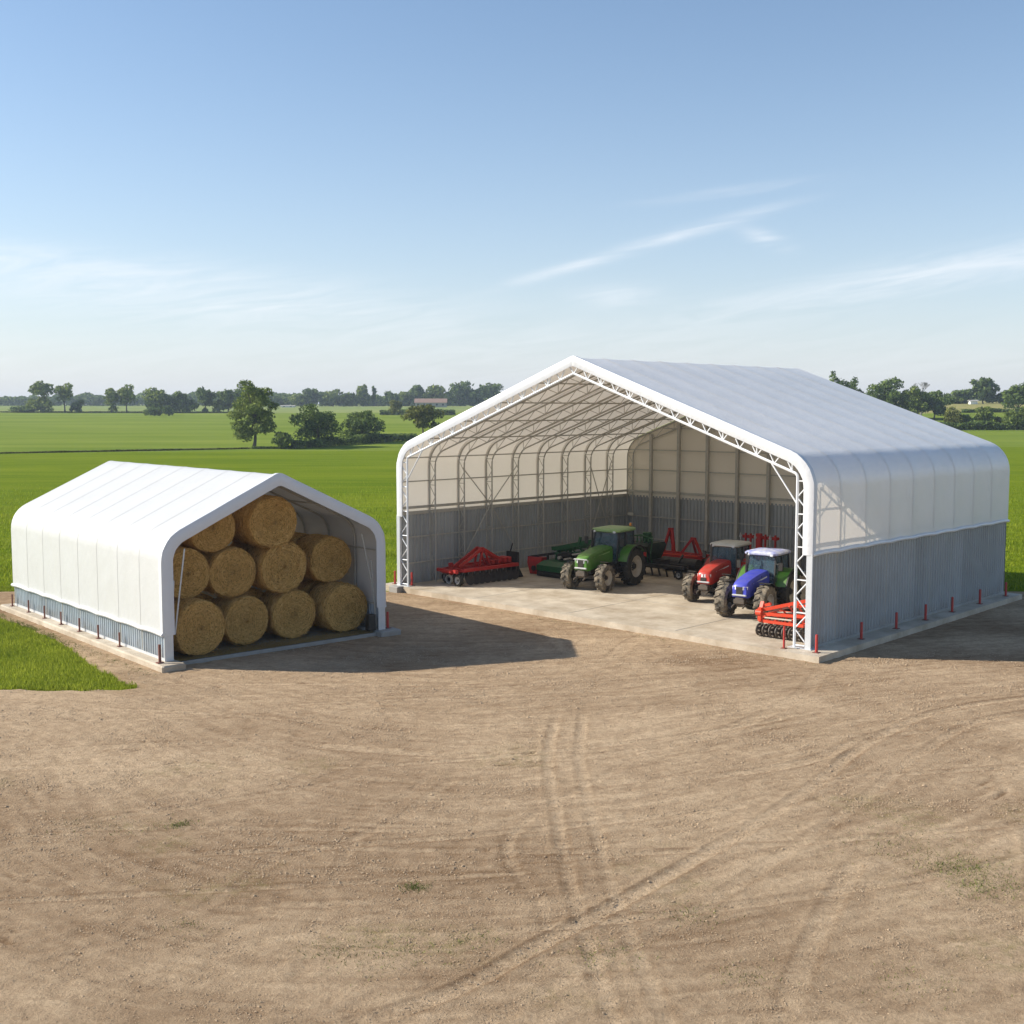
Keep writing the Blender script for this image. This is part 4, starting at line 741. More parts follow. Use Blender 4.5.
    b = MB(); b.box(-0.25, 0.25, -0.26, 0.26, 1.50, 1.64, 0.05); b.loft([[(-0.25, -0.24, 1.6), (-0.13, -0.24, 1.6), (-0.13, 0.24, 1.6), (-0.25, 0.24, 1.6)], [(-0.40, -0.20, 2.25), (-0.30, -0.20, 2.25), (-0.30, 0.20, 2.25), (-0.40, 0.20, 2.25)]]); b.box(-0.1, 0.15, -0.2, 0.2, 1.3, 1.5); b.build('seat', 'seat', cb, 40)
    b = MB(); b.tube((1.05, 0, 1.3), (0.72, 0, 1.9), 0.04); 
    pts = [(0.70+0.10*math.cos(a)*0.9, 0.20*math.sin(a), 1.92+0.17*math.cos(a)) for a in [2*math.pi*k/16 for k in range(17)]]; b.path(pts, 0.015, 5); b.box(0.9, 1.15, -0.3, 0.3, 1.3, 1.78, 0.03); b.build('steering_wheel', 'seat', cb, 40)
    if head == 'green':
        b = MB(); b.tube((-0.5, 0.55, 3.0), (-0.5, 0.55, 3.06), 0.05); b.build('beacon_base', 'black', cb); MB().lathe([(0.0, 3.22), (0.05, 3.20), (0.065, 3.08), (0.07, 3.06), (0, 3.06)], (-0.5, 0.55, 0), 12, 'z').build('beacon', 'amber', cb, 40)
    # wings and mudguards
    for s in (-1, 1):
        y0, y1 = sorted((s*0.66, s*1.26)); b = fender_arc(0, y0, y1, Rrr, Rrr+0.10, 18, 140); f_ = b.build('rear_wing', fend, t, 40)
        y2, y3 = sorted((s*1.26, s*1.33)); fender_arc(0, y2, y3, Rrr, Rrr+0.07, 15, 142, 0.07).build('wing_edge', 'black', f_, 40)
        MB().box(-0.98, -0.92, s*1.0-0.14, s*1.0+0.14, 1.72, 1.86, 0.02).build('tail_lamp', 'redplastic', f_)
        wy = s*1.0; y4, y5 = sorted((wy-s*wf*0.5, wy+s*wf*0.5)); g = fender_arc(FX, y4, y5, Rf, Rf+0.08, 80, 165, 0.02); g.tube((FX-0.05, s*0.55, Rf+0.1), (FX-0.3, wy, Rf*2+0.03), 0.025); g.build('mudguard', 'black', t, 40)
        b = MB()
        for k_ in range(3): b.box(0.85, 1.30, *sorted((s*0.72, s*1.0)), 0.50+0.28*k_, 0.54+0.28*k_)
        b.bar((0.87, s*0.98, 0.5), (0.87, s*0.78, 1.3), 0.03); b.bar((1.28, s*0.98, 0.5), (1.28, s*0.78, 1.3), 0.03); b.build('steps', 'black', t)
        MB().box(0.95, 1.75, *sorted((s*0.36, s*0.70)), 0.62, 1.22, 0.08).build('fuel_tank', 'black', t, 40)
        b = MB(); b.bar((-0.4, s*0.35, 0.8), (-1.15, s*0.42, 0.55), 0.07, 0.10); b.tube((-0.45, s*0.35, 1.35), (-1.0, s*0.42, 0.6), 0.03); b.build('linkage_arm', 'black', t)
        wheel(t, 0, s*0.98, Rrr, 0.56, Rrr*0.55, 'tyreclean', rim_r, 19); wheel(t, FX, s*1.0, Rf, wf, Rf*0.52, tyre_f, rim_f, 15)
    b = MB()
    for s in (-1, 1):
        b.path([(1.3, s*0.3, 1.2), (1.6, s*0.42, 0.95), (2.3, s*0.44, 0.85), (2.75, s*0.5, 0.75)], 0.025, 5); b.tube((2.75, s*0.15, 0.62), (2.75, s*0.75, 0.66), 0.03); b.bar((1.0, s*0.75, 1.35), (1.0, s*0.80, 1.9), 0.025)
    b.build('hoses', 'black', t, 40)
    b = MB(); b.box(-0.95, -0.6, -0.5, 0.5, 1.1, 1.25, 0.02); b.tube((-0.55, -0.4, 2.6), (-0.75, -0.4, 2.6), 0.05); b.build('rear_hitch', 'black', t, 40)
    b = MB(); b.tube((1.42, -0.60, 1.35), (1.42, -0.60, 2.35), 0.075, 10); b.tube((1.42, -0.60, 2.35), (1.42, -0.60, 2.85), 0.04, 8); b.tube((1.42, -0.60, 2.85), (1.36, -0.60, 2.95), 0.04, 8); b.build('exhaust', 'black' if head != 'red' else 'disc', t, 40)
    return t
tractor(7.85, 8.35, 'green tractor with pale green cab roof and beige wheel rims parked on the left', 'green', 'green', 'palegreen', 'rimbeige', 'rimbeige', 'tyre', 0.71, 1.0, 0.46, 'green', rz=0.14)
tractor(14.62, 9.0, 'red tractor with cream cab roof parked between the green and the blue tractor', 'tractorred', 'tractorred', 'cream', 'rimgrey', 'rimgrey', 'tyre', 0.76, 1.0, 0.48, 'red', rz=0.14, sc_=0.90)
tractor(18.12, 6.72, 'blue tractor with green rear wings and blue-white roof parked by the right lattice post', 'blue', 'green', 'bluewhite', 'rimgrey', 'rimbeige', 'tyre', 0.83, 1.02, 0.54, 'blue', rz=0.14, sc_=0.93)

# ------------------------------------------------------------------ implements
def disc_mb(c, r, ax=(1, 0.25, 0), n=16, th=0.02):
    b = MB(); c = Vector(c); d = Vector(ax).normalized(); a = d.cross(Vector((0, 0, 1))).normalized(); e = a.cross(d)
    rows = []
    for rr, o in ((0.02, 0.05), (r*0.6, 0.03), (r, -0.02), (r, -0.02-th), (r*0.6, 0.01), (0.02, 0.03)): rows.append([c+d*o+(a*math.cos(t)+e*math.sin(t))*rr for t in [2*math.pi*k/n for k in range(n)]])
    b.loft(rows); return b
def implement(name, px, py, label, cat, rz=0.0, group=None, z=Z0+0.001):
    X_, Y_ = wor(BO, BA, px, py); return root(name, (X_, Y_, z), BA+rz, label, cat, group)
# red disc harrow beside the left wall: its long side runs into the barn (+y)
h = implement('disc_harrow', 1.9, 1.9, 'dark red disc harrow with a triangular headstock parked along the left wall', 'harrow', -0.06); h.scale = (0.95, 0.86, 0.93)
b = MB()
for x_ in (-0.15, 0.95): b.box(x_-0.09, x_+0.09, 0.2, 4.7, 0.78, 0.98, 0.02)
for y_ in (0.2, 1.2, 2.4, 3.6, 4.6): b.box(-0.15, 0.95, y_-0.07, y_+0.07, 0.80, 0.95)
b.box(-0.26, -0.18, 0.15, 4.75, 0.55, 1.10, 0.02); b.build('frame', 'red', h, 40)
b = MB()
for x_ in (0.2, 0.62):
    b.bar((x_-0.1, 0.25, 1.02), (x_, 2.05, 1.98), 0.12, 0.16); b.bar((x_, 2.05, 1.98), (x_-0.1, 4.0, 1.02), 0.12, 0.14); b.bar((x_, 2.05, 1.9), (x_, 1.75, 0.9), 0.10); b.bar((x_, 2.2, 1.9), (x_, 2.7, 0.9), 0.09)
b.bar((0.1, 2.05, 1.95), (0.72, 2.05, 1.95), 0.14); b.build('headstock', 'red', h, 40)
b = MB(); b.box(-0.8, -0.2, -0.05, 0.2, 0.62, 0.86, 0.03); b.box(-0.85, 0.9, -0.3, -0.12, 0.72, 0.92, 0.03); b.bar((-0.75, -0.2, 0.8), (-0.7, 1.4, 0.9), 0.12); b.bar((0.5, -0.45, 0.82), (0.4, 0.3, 0.9), 0.12)
b.bar((-0.30, 0.35, 0.5), (-0.30, 0.35, 1.2), 0.22, 0.18); b.build('drawbar', 'red', h, 40)
b = MB()
for y_ in (2.9, 3.4, 3.9, 4.3): b.box(-0.1, 0.7, y_-0.12, y_+0.12, 1.0, 1.22+0.1*(y_ > 3.6), 0.03)
b.box(-0.05, 0.05, 2.6, 4.5, 1.20, 1.30); b.build('seed_box', 'red', h, 40)
for k in range(9):
    y_ = 0.65+0.48*k; d = disc_mb((-0.22, y_, 0.29), 0.29, (0.35, 1, 0)); d.bar((-0.1, y_+0.03, 0.30), (0.0, y_+0.12, 0.8), 0.05, 0.08); d.build('disc', 'disc', h, 30)
for k in range(9):
    y_ = 0.85+0.46*k; d = disc_mb((0.85, y_, 0.29), 0.29, (-0.35, 1, 0)); d.bar((0.9, y_+0.03, 0.30), (0.9, y_+0.12, 0.8), 0.05, 0.08); d.build('disc', 'disc', h, 30)
wheel(h, -0.30, 0.22, 0.27, 0.14, 0.19, 'cream', 'rimgrey', 10, 'gauge_wheel'); wheel(h, -0.75, 0.45, 0.34, 0.26, 0.2, 'tyreclean', 'rimgrey', 12, 'transport_wheel'); wheel(h, 0.75, 0.0, 0.34, 0.26, 0.2, 'tyreclean', 'rimgrey', 12, 'transport_wheel')
b = MB(); b.box(-0.2, 0.8, 4.85, 4.98, 0.35, 1.55, 0.02); b.bar((0.1, 4.9, 1.5), (0.1, 5.1, 2.0), 0.05); b.loft([[(-0.3, 5.0, 0.02), (0.5, 5.0, 0.02), (0.5, 5.65, 0.02), (-0.3, 5.65, 0.02)], [(-0.2, 5.0, 0.55), (0.4, 5.0, 0.55), (0.4, 5.35, 0.60), (-0.2, 5.35, 0.60)]]); b.build('end_guard', 'black', h, 30)
# small red implement deeper by the wall
h = implement('red_plough_body', 2.45, 8.2, 'small dark red implement standing between the disc harrow and the green machine', 'implement', 0.15); h.scale = (0.8, 0.8, 0.85)
b = MB(); b.loft([[(-0.55, -0.3, 0.02), (0.25, -0.3, 0.02), (0.25, 0.4, 0.02), (-0.55, 0.4, 0.02)], [(-0.75, -0.35, 0.75), (0.35, -0.35, 0.75), (0.35, 0.5, 0.75), (-0.75, 0.5, 0.75)], [(-0.8, -0.2, 1.1), (0.4, -0.2, 1.1), (0.4, 0.4, 1.1), (-0.8, 0.4, 1.1)]]); b.build('hopper', 'red', h, 30)
b = MB(); b.bar((-0.9, 0, 1.05), (1.4, 0.4, 1.45), 0.16); b.bar((0.6, 0.2, 1.3), (0.7, 0.2, 0.05), 0.12); b.box(0.45, 1.0, 0, 0.6, 0.02, 0.3, 0.03); b.tube((-0.2, -0.32, 0.4), (-0.2, -0.40, 0.4), 0.18, 12); b.build('arm', 'black', h, 30)
# dark green machine with a long raised boom behind the green tractor's bonnet
h = implement('green_mower', 3.5, 8.4, 'dark green machine with a long sloping boom and low deck left of the green tractor', 'mower')
b = MB(); b.loft([[(-0.6, -0.9, z), (2.7, -0.9, z), (2.7, 1.1, z), (-0.6, 1.1, z)] for z in (0.32, 0.62)]+[[(-0.35, -0.6, 0.86), (2.6, -0.6, 0.86), (2.6, 0.9, 0.86), (-0.35, 0.9, 0.86)]]); b.build('deck', 'darkgreen', h, 30)
b = MB(); b.box(-0.62, 2.7, -0.88, 1.05, 0.02, 0.30, 0.04); b.build('skirt', 'black', h)
b = MB()
for x_ in (-0.1, 0.8, 1.7, 2.5): b.bar((x_, 0.2, 0.85), (x_+0.1, 0.3, 1.55), 0.12)
b.bar((-0.4, 0.2, 1.45), (1.2, 0.3, 1.60), 0.16, 0.2); b.bar((0.1, -0.2, 1.5), (4.2, -0.1, 2.45), 0.14, 0.22); b.bar((0.0, 0.4, 1.35), (4.2, 0.4, 2.2), 0.14, 0.18); b.bar((-0.1, 0.1, 1.2), (3.6, 0.2, 1.6), 0.12)
for k in range(7): x_ = 0.4+0.55*k; b.bar((x_, 0.1, 1.5+0.235*(x_-0.1)), (x_+0.3, 0.2, 1.3+0.1*x_), 0.07)
b.bar((1.9, -0.2, 1.9), (2.0, -0.2, 2.3), 0.12); b.build('boom', 'darkgreen', h, 30)
b = MB(); b.tube((0.55, -0.35, 1.05), (0.55, -0.1, 1.05), 0.09, 10); b.tube((1.5, -0.3, 1.3), (2.3, -0.3, 1.45), 0.05); b.tube((1.0, -0.4, 1.0), (1.5, -0.4, 1.1), 0.06); b.tube((2.6, -0.2, 1.65), (3.4, -0.2, 1.8), 0.05); b.build('cylinder', 'rimbeige', h, 30)
b = MB(); b.box(0.1, 2.5, 0.0, 0.8, 0.86, 1.25, 0.05); b.box(0.6, 1.3, -0.2, 0.3, 1.1, 1.35); b.build('gearbox', 'black', h, 30)
wheel(h, 2.2, 1.2, 0.42, 0.25, 0.22, 'tyreclean', 'rimbeige', 12)
# dark seed drill behind the green tractor
h = implement('seed_drill', 7.1, 12.3, 'dark green and black seed drill with low toolbar standing behind the green tractor', 'seed drill')
b = MB(); b.loft([[(-1.0, -0.5, 0.9), (0.3, -0.5, 0.9), (0.3, 0.6, 0.9), (-1.0, 0.6, 0.9)], [(-1.2, -0.8, 1.65), (0.45, -0.8, 1.65), (0.45, 0.9, 1.65), (-1.2, 0.9, 1.65)], [(-1.1, -0.7, 1.8), (0.4, -0.7, 1.8), (0.4, 0.8, 1.8), (-1.1, 0.8, 1.8)]]); b.build('hopper', 'blackgreen', h, 30)
b = MB(); b.box(-1.2, 2.6, -0.62, -0.42, 0.55, 0.72, 0.02); b.box(-1.2, 2.2, 0.4, 0.6, 0.5, 0.66); b.box(-1.0, 1.0, -0.4, 0.5, 0.45, 0.9)
for k in range(8): x_ = -1.1+0.5*k; b.bar((x_, -0.5, 0.6), (x_+0.05, -0.35, 0.05), 0.05, 0.09)
b.build('toolbar', 'black', h, 30)
b = MB()
for k in range(6): x_ = -1.0+0.26*k; b.path([(x_, -0.2, 1.8), (x_+0.05, -0.3, 2.02+0.07*(k % 3)), (x_+0.2, -0.5, 1.9), (x_+0.25, -0.7, 1.3), (x_+0.2, -0.5, 0.7)], 0.035, 5)
b.path([(-1.2, -0.3, 2.1), (-0.4, -0.3, 2.2), (0.4, -0.3, 2.0)], 0.05, 6); b.box(-0.5, -0.1, -0.1, 0.3, 1.8, 2.35, 0.04); b.build('seed_hoses', 'darkgreen', h, 30)
b = MB(); b.box(-1.35, -1.0, -0.86, -0.80, 1.35, 1.65, 0.01); b.box(0.0, 0.35, -0.86, -0.8, 1.1, 1.35, 0.01); b.build('reflector', 'redplastic', h)
for x_ in (-0.9, 2.35): wheel(h, x_, -0.55, 0.24, 0.16, 0.14, 'tyreclean', 'rimgrey', 10)
# red cultivator with two A-shaped headstocks deeper in the barn
h = implement('cultivator', 6.2, 16.2, 'red cultivator with two upright A-shaped frames near the rear wall', 'cultivator')
b = MB(); b.box(-1.75, 1.75, -0.35, -0.12, 0.42, 0.80, 0.03); b.box(-1.75, 1.75, 0.5, 0.7, 0.55, 0.78, 0.02)
for x_ in (-1.6, -0.6, 0.6, 1.6): b.box(x_-0.07, x_+0.07, -0.2, 0.55, 0.58, 0.75)
b.box(-1.85, -1.7, -0.45, 0.1, 0.45, 0.75, 0.02); b.build('frame', 'red', h, 40)
b = MB(); b.box(-1.7, 1.6, -0.37, -0.353, 0.70, 0.76); b.build('stripe', 'orange', h)
for cx_, hh, sp in ((-0.55, 2.15, 0.42), (1.05, 1.70, 0.75)):
    b = MB(); b.bar((cx_-sp, -0.2, 0.75), (cx_-0.08, 0.0, hh), 0.13, 0.13); b.bar((cx_+sp, -0.2, 0.75), (cx_+0.08, 0.0, hh), 0.13, 0.13); b.bar((cx_-0.16, 0.0, hh), (cx_+0.16, 0.0, hh), 0.15); b.bar((cx_-0.1, 0, hh), (cx_-0.2, 0.6, 0.7), 0.1)
    if cx_ < 0: b.bar((cx_, 0.1, hh), (cx_+0.05, 0.1, 0.75), 0.08)
    b.build('headstock', 'red', h, 40)
for k in range(9): x_ = -1.6+0.4*k; d = MB(); d.path([(x_, 0.6, 0.6), (x_, 0.85, 0.5), (x_, 0.8, 0.2), (x_, 0.5, 0.02)], 0.035, 5); d.path([(x_+0.15, -0.2, 0.5), (x_+0.15, 0.1, 0.35), (x_+0.15, -0.1, 0.02)], 0.035, 5); d.build('tine', 'black', h)
b = MB(); b.tube((-1.6, 1.2, 0.25), (1.6, 1.2, 0.25), 0.24, 12)
for x_ in (-1.5, 1.5): b.bar((x_, 0.6, 0.65), (x_, 1.2, 0.3), 0.08)
b.build('roller', 'black', h, 30)
b = MB(); b.box(-0.2, 0.9, -0.38, -0.353, 0.50, 0.54); b.build('decal', 'decal', h)
h = implement('drum_machine', 7.7, 14.2, 'black round-drummed machine low on the floor in front of the red cultivator', 'roller')
b = MB(); b.tube((-1.3, 0.3, 0.40), (1.1, 0.3, 0.40), 0.38, 18); b.build('drum', 'black', h, 30)
b = MB(); b.bar((-1.4, -0.15, 0.45), (1.2, -0.15, 0.45), 0.12); b.bar((-1.4, -0.15, 0.45), (-1.4, 0.35, 0.42), 0.1); b.bar((1.2, -0.15, 0.45), (1.2, 0.35, 0.42), 0.1); b.bar((0, -0.15, 0.5), (0.05, 0.3, 0.95), 0.09); b.build('frame', 'black', h)
# folded red harrow standing upright at the rear wall
h = implement('folded_harrow', 12.0, 15.6, 'red folded harrow with a row of upright tines behind the blue tractor roof', 'harrow')
b = MB(); b.box(-1.15, 1.15, -0.08, 0.10, 2.10, 2.26, 0.02); b.box(-1.15, 1.15, -0.08, 0.10, 0.55, 0.70, 0.02); b.box(-0.15, 0.15, -0.15, 0.15, 0.02, 2.40, 0.03); b.box(-0.9, -0.75, -0.5, 0.5, 0.02, 0.16); b.box(0.75, 0.9, -0.5, 0.5, 0.02, 0.16)
for x_ in (-0.82, 0.82): b.box(x_-0.06, x_+0.06, -0.05, 0.07, 0.1, 0.6)
b.build('frame', 'red', h, 40)
for k in range(8): x_ = -1.08+0.31*k; d = MB(); d.bar((x_, -0.12, 0.6), (x_, -0.12, 2.38), 0.10, 0.08); d.tube((x_, -0.16, 2.18), (x_, 0.16, 2.18), 0.09, 8); d.build('tine', 'red' if k % 3 else 'rimgrey', h, 40)
# bright red disc harrow by the right lattice post
h = implement('disc_harrow', 21.05, 1.15, 'bright orange-red disc harrow with spiked rollers half behind the right lattice post', 'harrow', 0.04)
b = MB()
for y_, z_ in ((0.0, 0.62), (0.75, 0.78), (1.5, 0.78)): b.bar((0.0, y_, z_), (1.98, y_, z_), 0.10, 0.12)
for x_ in (0.03, 0.65, 1.3, 1.92): b.bar((x_, 0, 0.62), (x_, 0.75, 0.80), 0.09); b.bar((x_, 0.75, 0.80), (x_, 1.5, 0.80), 0.09)
b.build('frame', 'orange', h, 40)
b = MB(); b.bar((0.05, -0.02, 0.62), (0.05, -0.02, 1.15), 0.18, 0.14); b.bar((-0.02, 0.05, 0.85), (-0.02, 0.3, 1.35), 0.14, 0.10); b.tube((-0.1, -0.06, 0.95), (0.15, -0.06, 0.95), 0.13, 10); b.bar((0.05, 0.3, 1.2), (0.35, 0.3, 1.30), 0.12)
b.bar((0.1, 0.1, 1.05), (1.98, 0.4, 1.60), 0.11, 0.13); b.bar((0.1, 0.8, 1.0), (1.95, 0.9, 1.35), 0.09); b.bar((0.1, 0.0, 0.90), (1.98, 0.05, 0.98), 0.09, 0.11)
for k in range(5): x_ = 0.35+0.38*k; b.bar((x_, 0.03, 0.62), (x_+0.12, 0.1, 0.95+0.02*k), 0.06); b.bar((x_+0.1, 0.2, 1.1+0.1*k), (x_+0.2, 0.7, 0.8), 0.05)
b.build('linkage', 'orange', h, 40)
b = MB(); b.tube((0.3, 0.25, 1.00), (1.3, 0.35, 1.28), 0.045, 8); b.tube((0.5, 0.5, 0.95), (1.7, 0.6, 1.0), 0.04, 8); b.tube((0.3, -0.1, 0.78), (1.5, -0.1, 0.80), 0.035, 8); b.build('ram', 'rimbeige', h, 40)
for r_, y_ in ((0, -0.05), (1, 0.75), (2, 1.5)):
    for k in range(7):
        x_ = 0.10+0.29*k; d = disc_mb((x_, y_, 0.27), 0.27, (1, 0.25 if r_ % 2 else -0.25, 0), 12, 0.03); d.bar((x_+0.04, y_+0.02, 0.3), (x_+0.05, y_+0.08, 0.66), 0.05, 0.07)
        if r_ == 0:
            for q_ in range(8): a = q_*math.pi/4; d.bar((x_, y_+0.2*math.cos(a), 0.27+0.2*math.sin(a)), (x_+0.12, y_+0.27*math.cos(a), 0.275+0.27*math.sin(a)), 0.05)
        d.build('disc', 'disc', h, 30)

# ------------------------------------------------------------------ trees
def crown_mesh(name, H_, W_, cb, n_lobes, n_leaf, ls, seed, mat_, shape='round', gap=0.0):
    rg = np.random.default_rng(seed); zc = (cb+1)/2*H_; rz_ = (1-cb)/2*H_*1.08; rx = W_/2*1.2; lobes = []
    off = rg.uniform(0, 6.28)
    for q in range(n_lobes):
        zz = 1-2*(q+0.5)/n_lobes; ph = q*2.39996+off; hh = math.sqrt(max(0, 1-zz*zz)); k_ = rg.uniform(0.62, 1.08) if q % 4 else rg.uniform(0.1, 0.5)
        p = np.array([math.cos(ph)*hh*k_, math.sin(ph)*hh*k_, zz*k_])+rg.normal(size=3)*0.08
        taper = 1.0
        if shape == 'tall': taper = 0.92+0.16*max(0, p[2])
        if shape == 'cone': taper = 1.08-0.45*(p[2]+1)/2
        if shape == 'dome': taper = 1.0 if p[2] < 0 else math.sqrt(max(0.05, 1-p[2]**2))
        s = rg.uniform(0.30, 0.50)*(0.80 if n_lobes > 16 else 1.1)
        lobes.append((p[0]*rx*(1-s*0.75)*taper, p[1]*rx*(1-s*0.75)*taper, zc+p[2]*rz_*(1-s*0.7), s*rx, s*rz_*(0.8 if shape != 'tall' else 0.5)))
    L_ = np.array(lobes); w_ = L_[:, 3]**2; idx = rg.choice(len(L_), n_leaf, p=w_/w_.sum()); l = L_[idx]
    d = rg.normal(size=(n_leaf, 3)); d /= np.linalg.norm(d, axis=1)[:, None]; d[:, 2] = np.where(d[:, 2] < -0.8, -d[:, 2]*0.8, d[:, 2]); rr = rg.uniform(0.25, 1.12, n_leaf)**0.6
    C = np.stack([l[:, 0]+d[:, 0]*rr*l[:, 3], l[:, 1]+d[:, 1]*rr*l[:, 3], l[:, 2]+d[:, 2]*rr*l[:, 4]], -1)
    nrm = d*0.8+rg.normal(size=(n_leaf, 3))*0.7; nrm /= np.linalg.norm(nrm, axis=1)[:, None]; u = np.cross(nrm, rg.normal(size=(n_leaf, 3))); u /= np.linalg.norm(u, axis=1)[:, None]; v = np.cross(nrm, u)
    s = ls*rg.uniform(0.35, 1.3, n_leaf)[:, None]; k = rg.uniform(0.5, 1.0, (n_leaf, 1))
    V = np.stack([C-u*s, C+v*s*0.6*k, C+u*s, C-v*s*0.6], 1).reshape(-1, 3); V[:, 2] = np.maximum(V[:, 2], 0.02)
    me = np_mesh(name, V, np.arange(4*n_leaf).reshape(-1, 4)); me.materials.append(M[mat_]); return me, lobes
def trunk_mesh(H_, W_, cb, lobes, seed, r0=None, nl=8):
    rg = random.Random(seed); b = MB(); r0 = r0 or H_*0.022+0.05; top = H_*min(0.85, cb+0.45); pts = []; x = y_ = 0
    for k in range(6): pts.append((x, y_, top*k/5)); x += rg.uniform(-.02, .02)*H_; y_ += rg.uniform(-.02, .02)*H_
    b.path(pts, [r0*(1.25 if k == 0 else 1-0.15*k) for k in range(6)], 7)
    for l in lobes[:nl]:
        k = min(4, max(1, int(l[2]/H_*4.2))); p = Vector(pts[k]); q = Vector((l[0], l[1], l[2])); m_ = p.lerp(q, 0.5)+Vector((0, 0, -0.02*H_)); b.path([p, m_, q], [r0*0.45, r0*0.3, r0*0.12], 5)
    return b
def tree(u, v, vtop, wpx, label, kind='round', m='leaf_mid', cb=0.12, n=900, dist=None, lobes=12, cat='tree', name=None, trunk=True, seed=None, group=None):
    X_, Y_, z = at(u, v, dist); H_ = (v-vtop)/F*Y_; W_ = wpx/F*Y_; seed = seed or int(u*7+v)
    if dist:                              # base taken from the land; the top keeps its height against the sky
        ztop = CAMH+(410-vtop)/F*Y_; H_ = ztop-z
    rt = root(name or ('bush' if cat == 'bush' else 'tree'), (X_, Y_, z-0.05), random.uniform(0, 6.3) if kind != 'bare' else 0, label, cat, group)
    ls = Y_/F*(1.9 if Y_ > 500 else 1.55); n = int(n*(1.5 if Y_ > 350 else 1.3))
    me, lb = crown_mesh('crown', H_, W_, cb, lobes, n, ls, seed, m, kind)
    link('crown', me, None, rt)
    if trunk: trunk_mesh(H_, W_, cb, lb, seed).build('trunk', 'bark', rt, 50)
    return rt
NG = 'trees on the skyline'
tree(254, 448, 377, 41, 'tall broad solitary tree standing in the field above the small barn', 'tall', 'leaf_mid', 0.02, 7500, lobes=34)
tree(317, 447, 404, 47, 'rounded dark tree in the hedge, right of the tall solitary tree', 'cone', 'leaf_dark', 0.02, 3600, lobes=18)
tree(362, 443, 409, 43, 'broad dark domed tree in the middle of the field hedge', 'dome', 'leaf_dark', 0.10, 3600, lobes=20)
tree(423, 437, 401, 37, 'olive tree by the hedge closest to the big barn roof edge', 'round', 'leaf_olive', 0.15, 3200, lobes=18)
tree(283, 449, 430, 20, 'small bush at the left end of the field hedge, beside the tall tree', 'round', 'leaf_dark', 0.0, 1000, cat='bush', trunk=False)
# hedges: long low rows
def hedge(p0, p1, hpx, label, m='leaf_dark', n=2500, dist=None):
    A = at(*p0, dist); B = at(*p1, dist); L_ = math.hypot(B[0]-A[0], B[1]-A[1]); d = (A[1]+B[1])/2; H_ = hpx/F*d; rg = np.random.default_rng(abs(int(p0[0]))+1)
    t = rg.uniform(0, 1, n); off = rg.normal(0, 0.3*H_, n); nx_, ny_ = -(B[1]-A[1])/L_, (B[0]-A[0])/L_; x = A[0]+(B[0]-A[0])*t+nx_*off; y = A[1]+(B[1]-A[1])*t+ny_*off
    top = H_*(0.55+0.6*fbm(t*L_/6, t*0, 3, 7)); z = T(x, y)+rg.uniform(0, 1, n)**0.7*top; ls = d/F*1.2; C = np.stack([x, y, z], -1)
    u = rg.normal(size=(n, 3)); u /= np.linalg.norm(u, axis=1)[:, None]; v = np.cross(u, rg.normal(size=(n, 3))); v /= np.linalg.norm(v, axis=1)[:, None]
    V = np.stack([C-u*ls, C+v*ls*0.6, C+u*ls, C-v*ls*0.6], 1).reshape(-1, 3)
    o = link('hedge', np_mesh('hedge', V, np.arange(4*n).reshape(-1, 4)), m); tag(o, label, 'hedge'); return o
hedge((292, 449), (414, 440), 10, 'dark hedge joining the trees in the middle field', n=7000)
hedge((-10, 454), (250, 449), 1.5, 'thin dark boundary strip of rough grass across the field behind the small barn', 'leaf_olive', 3000)
hedge((252, 449), (292, 449), 3, 'short low strip of scrub at the foot of the tall tree', 'leaf_dark', 900)
hedge((380, 416), (455, 414.5), 6, 'low dark hedge in front of the far farmhouse', n=2500, dist=520)
hedge((940, 430), (1030, 430), 10, 'low dark hedgerow right of the big barn roof', n=5000)
hedge((962, 413), (1010, 412.5), 4, 'thin dark hedge along the straw coloured field on the right', n=1500, dist=452)
hedge((0, 412), (250, 411), 1.0, 'faint line of rough growth along the far field edge', 'leaf_olive', n=2500, dist=560)
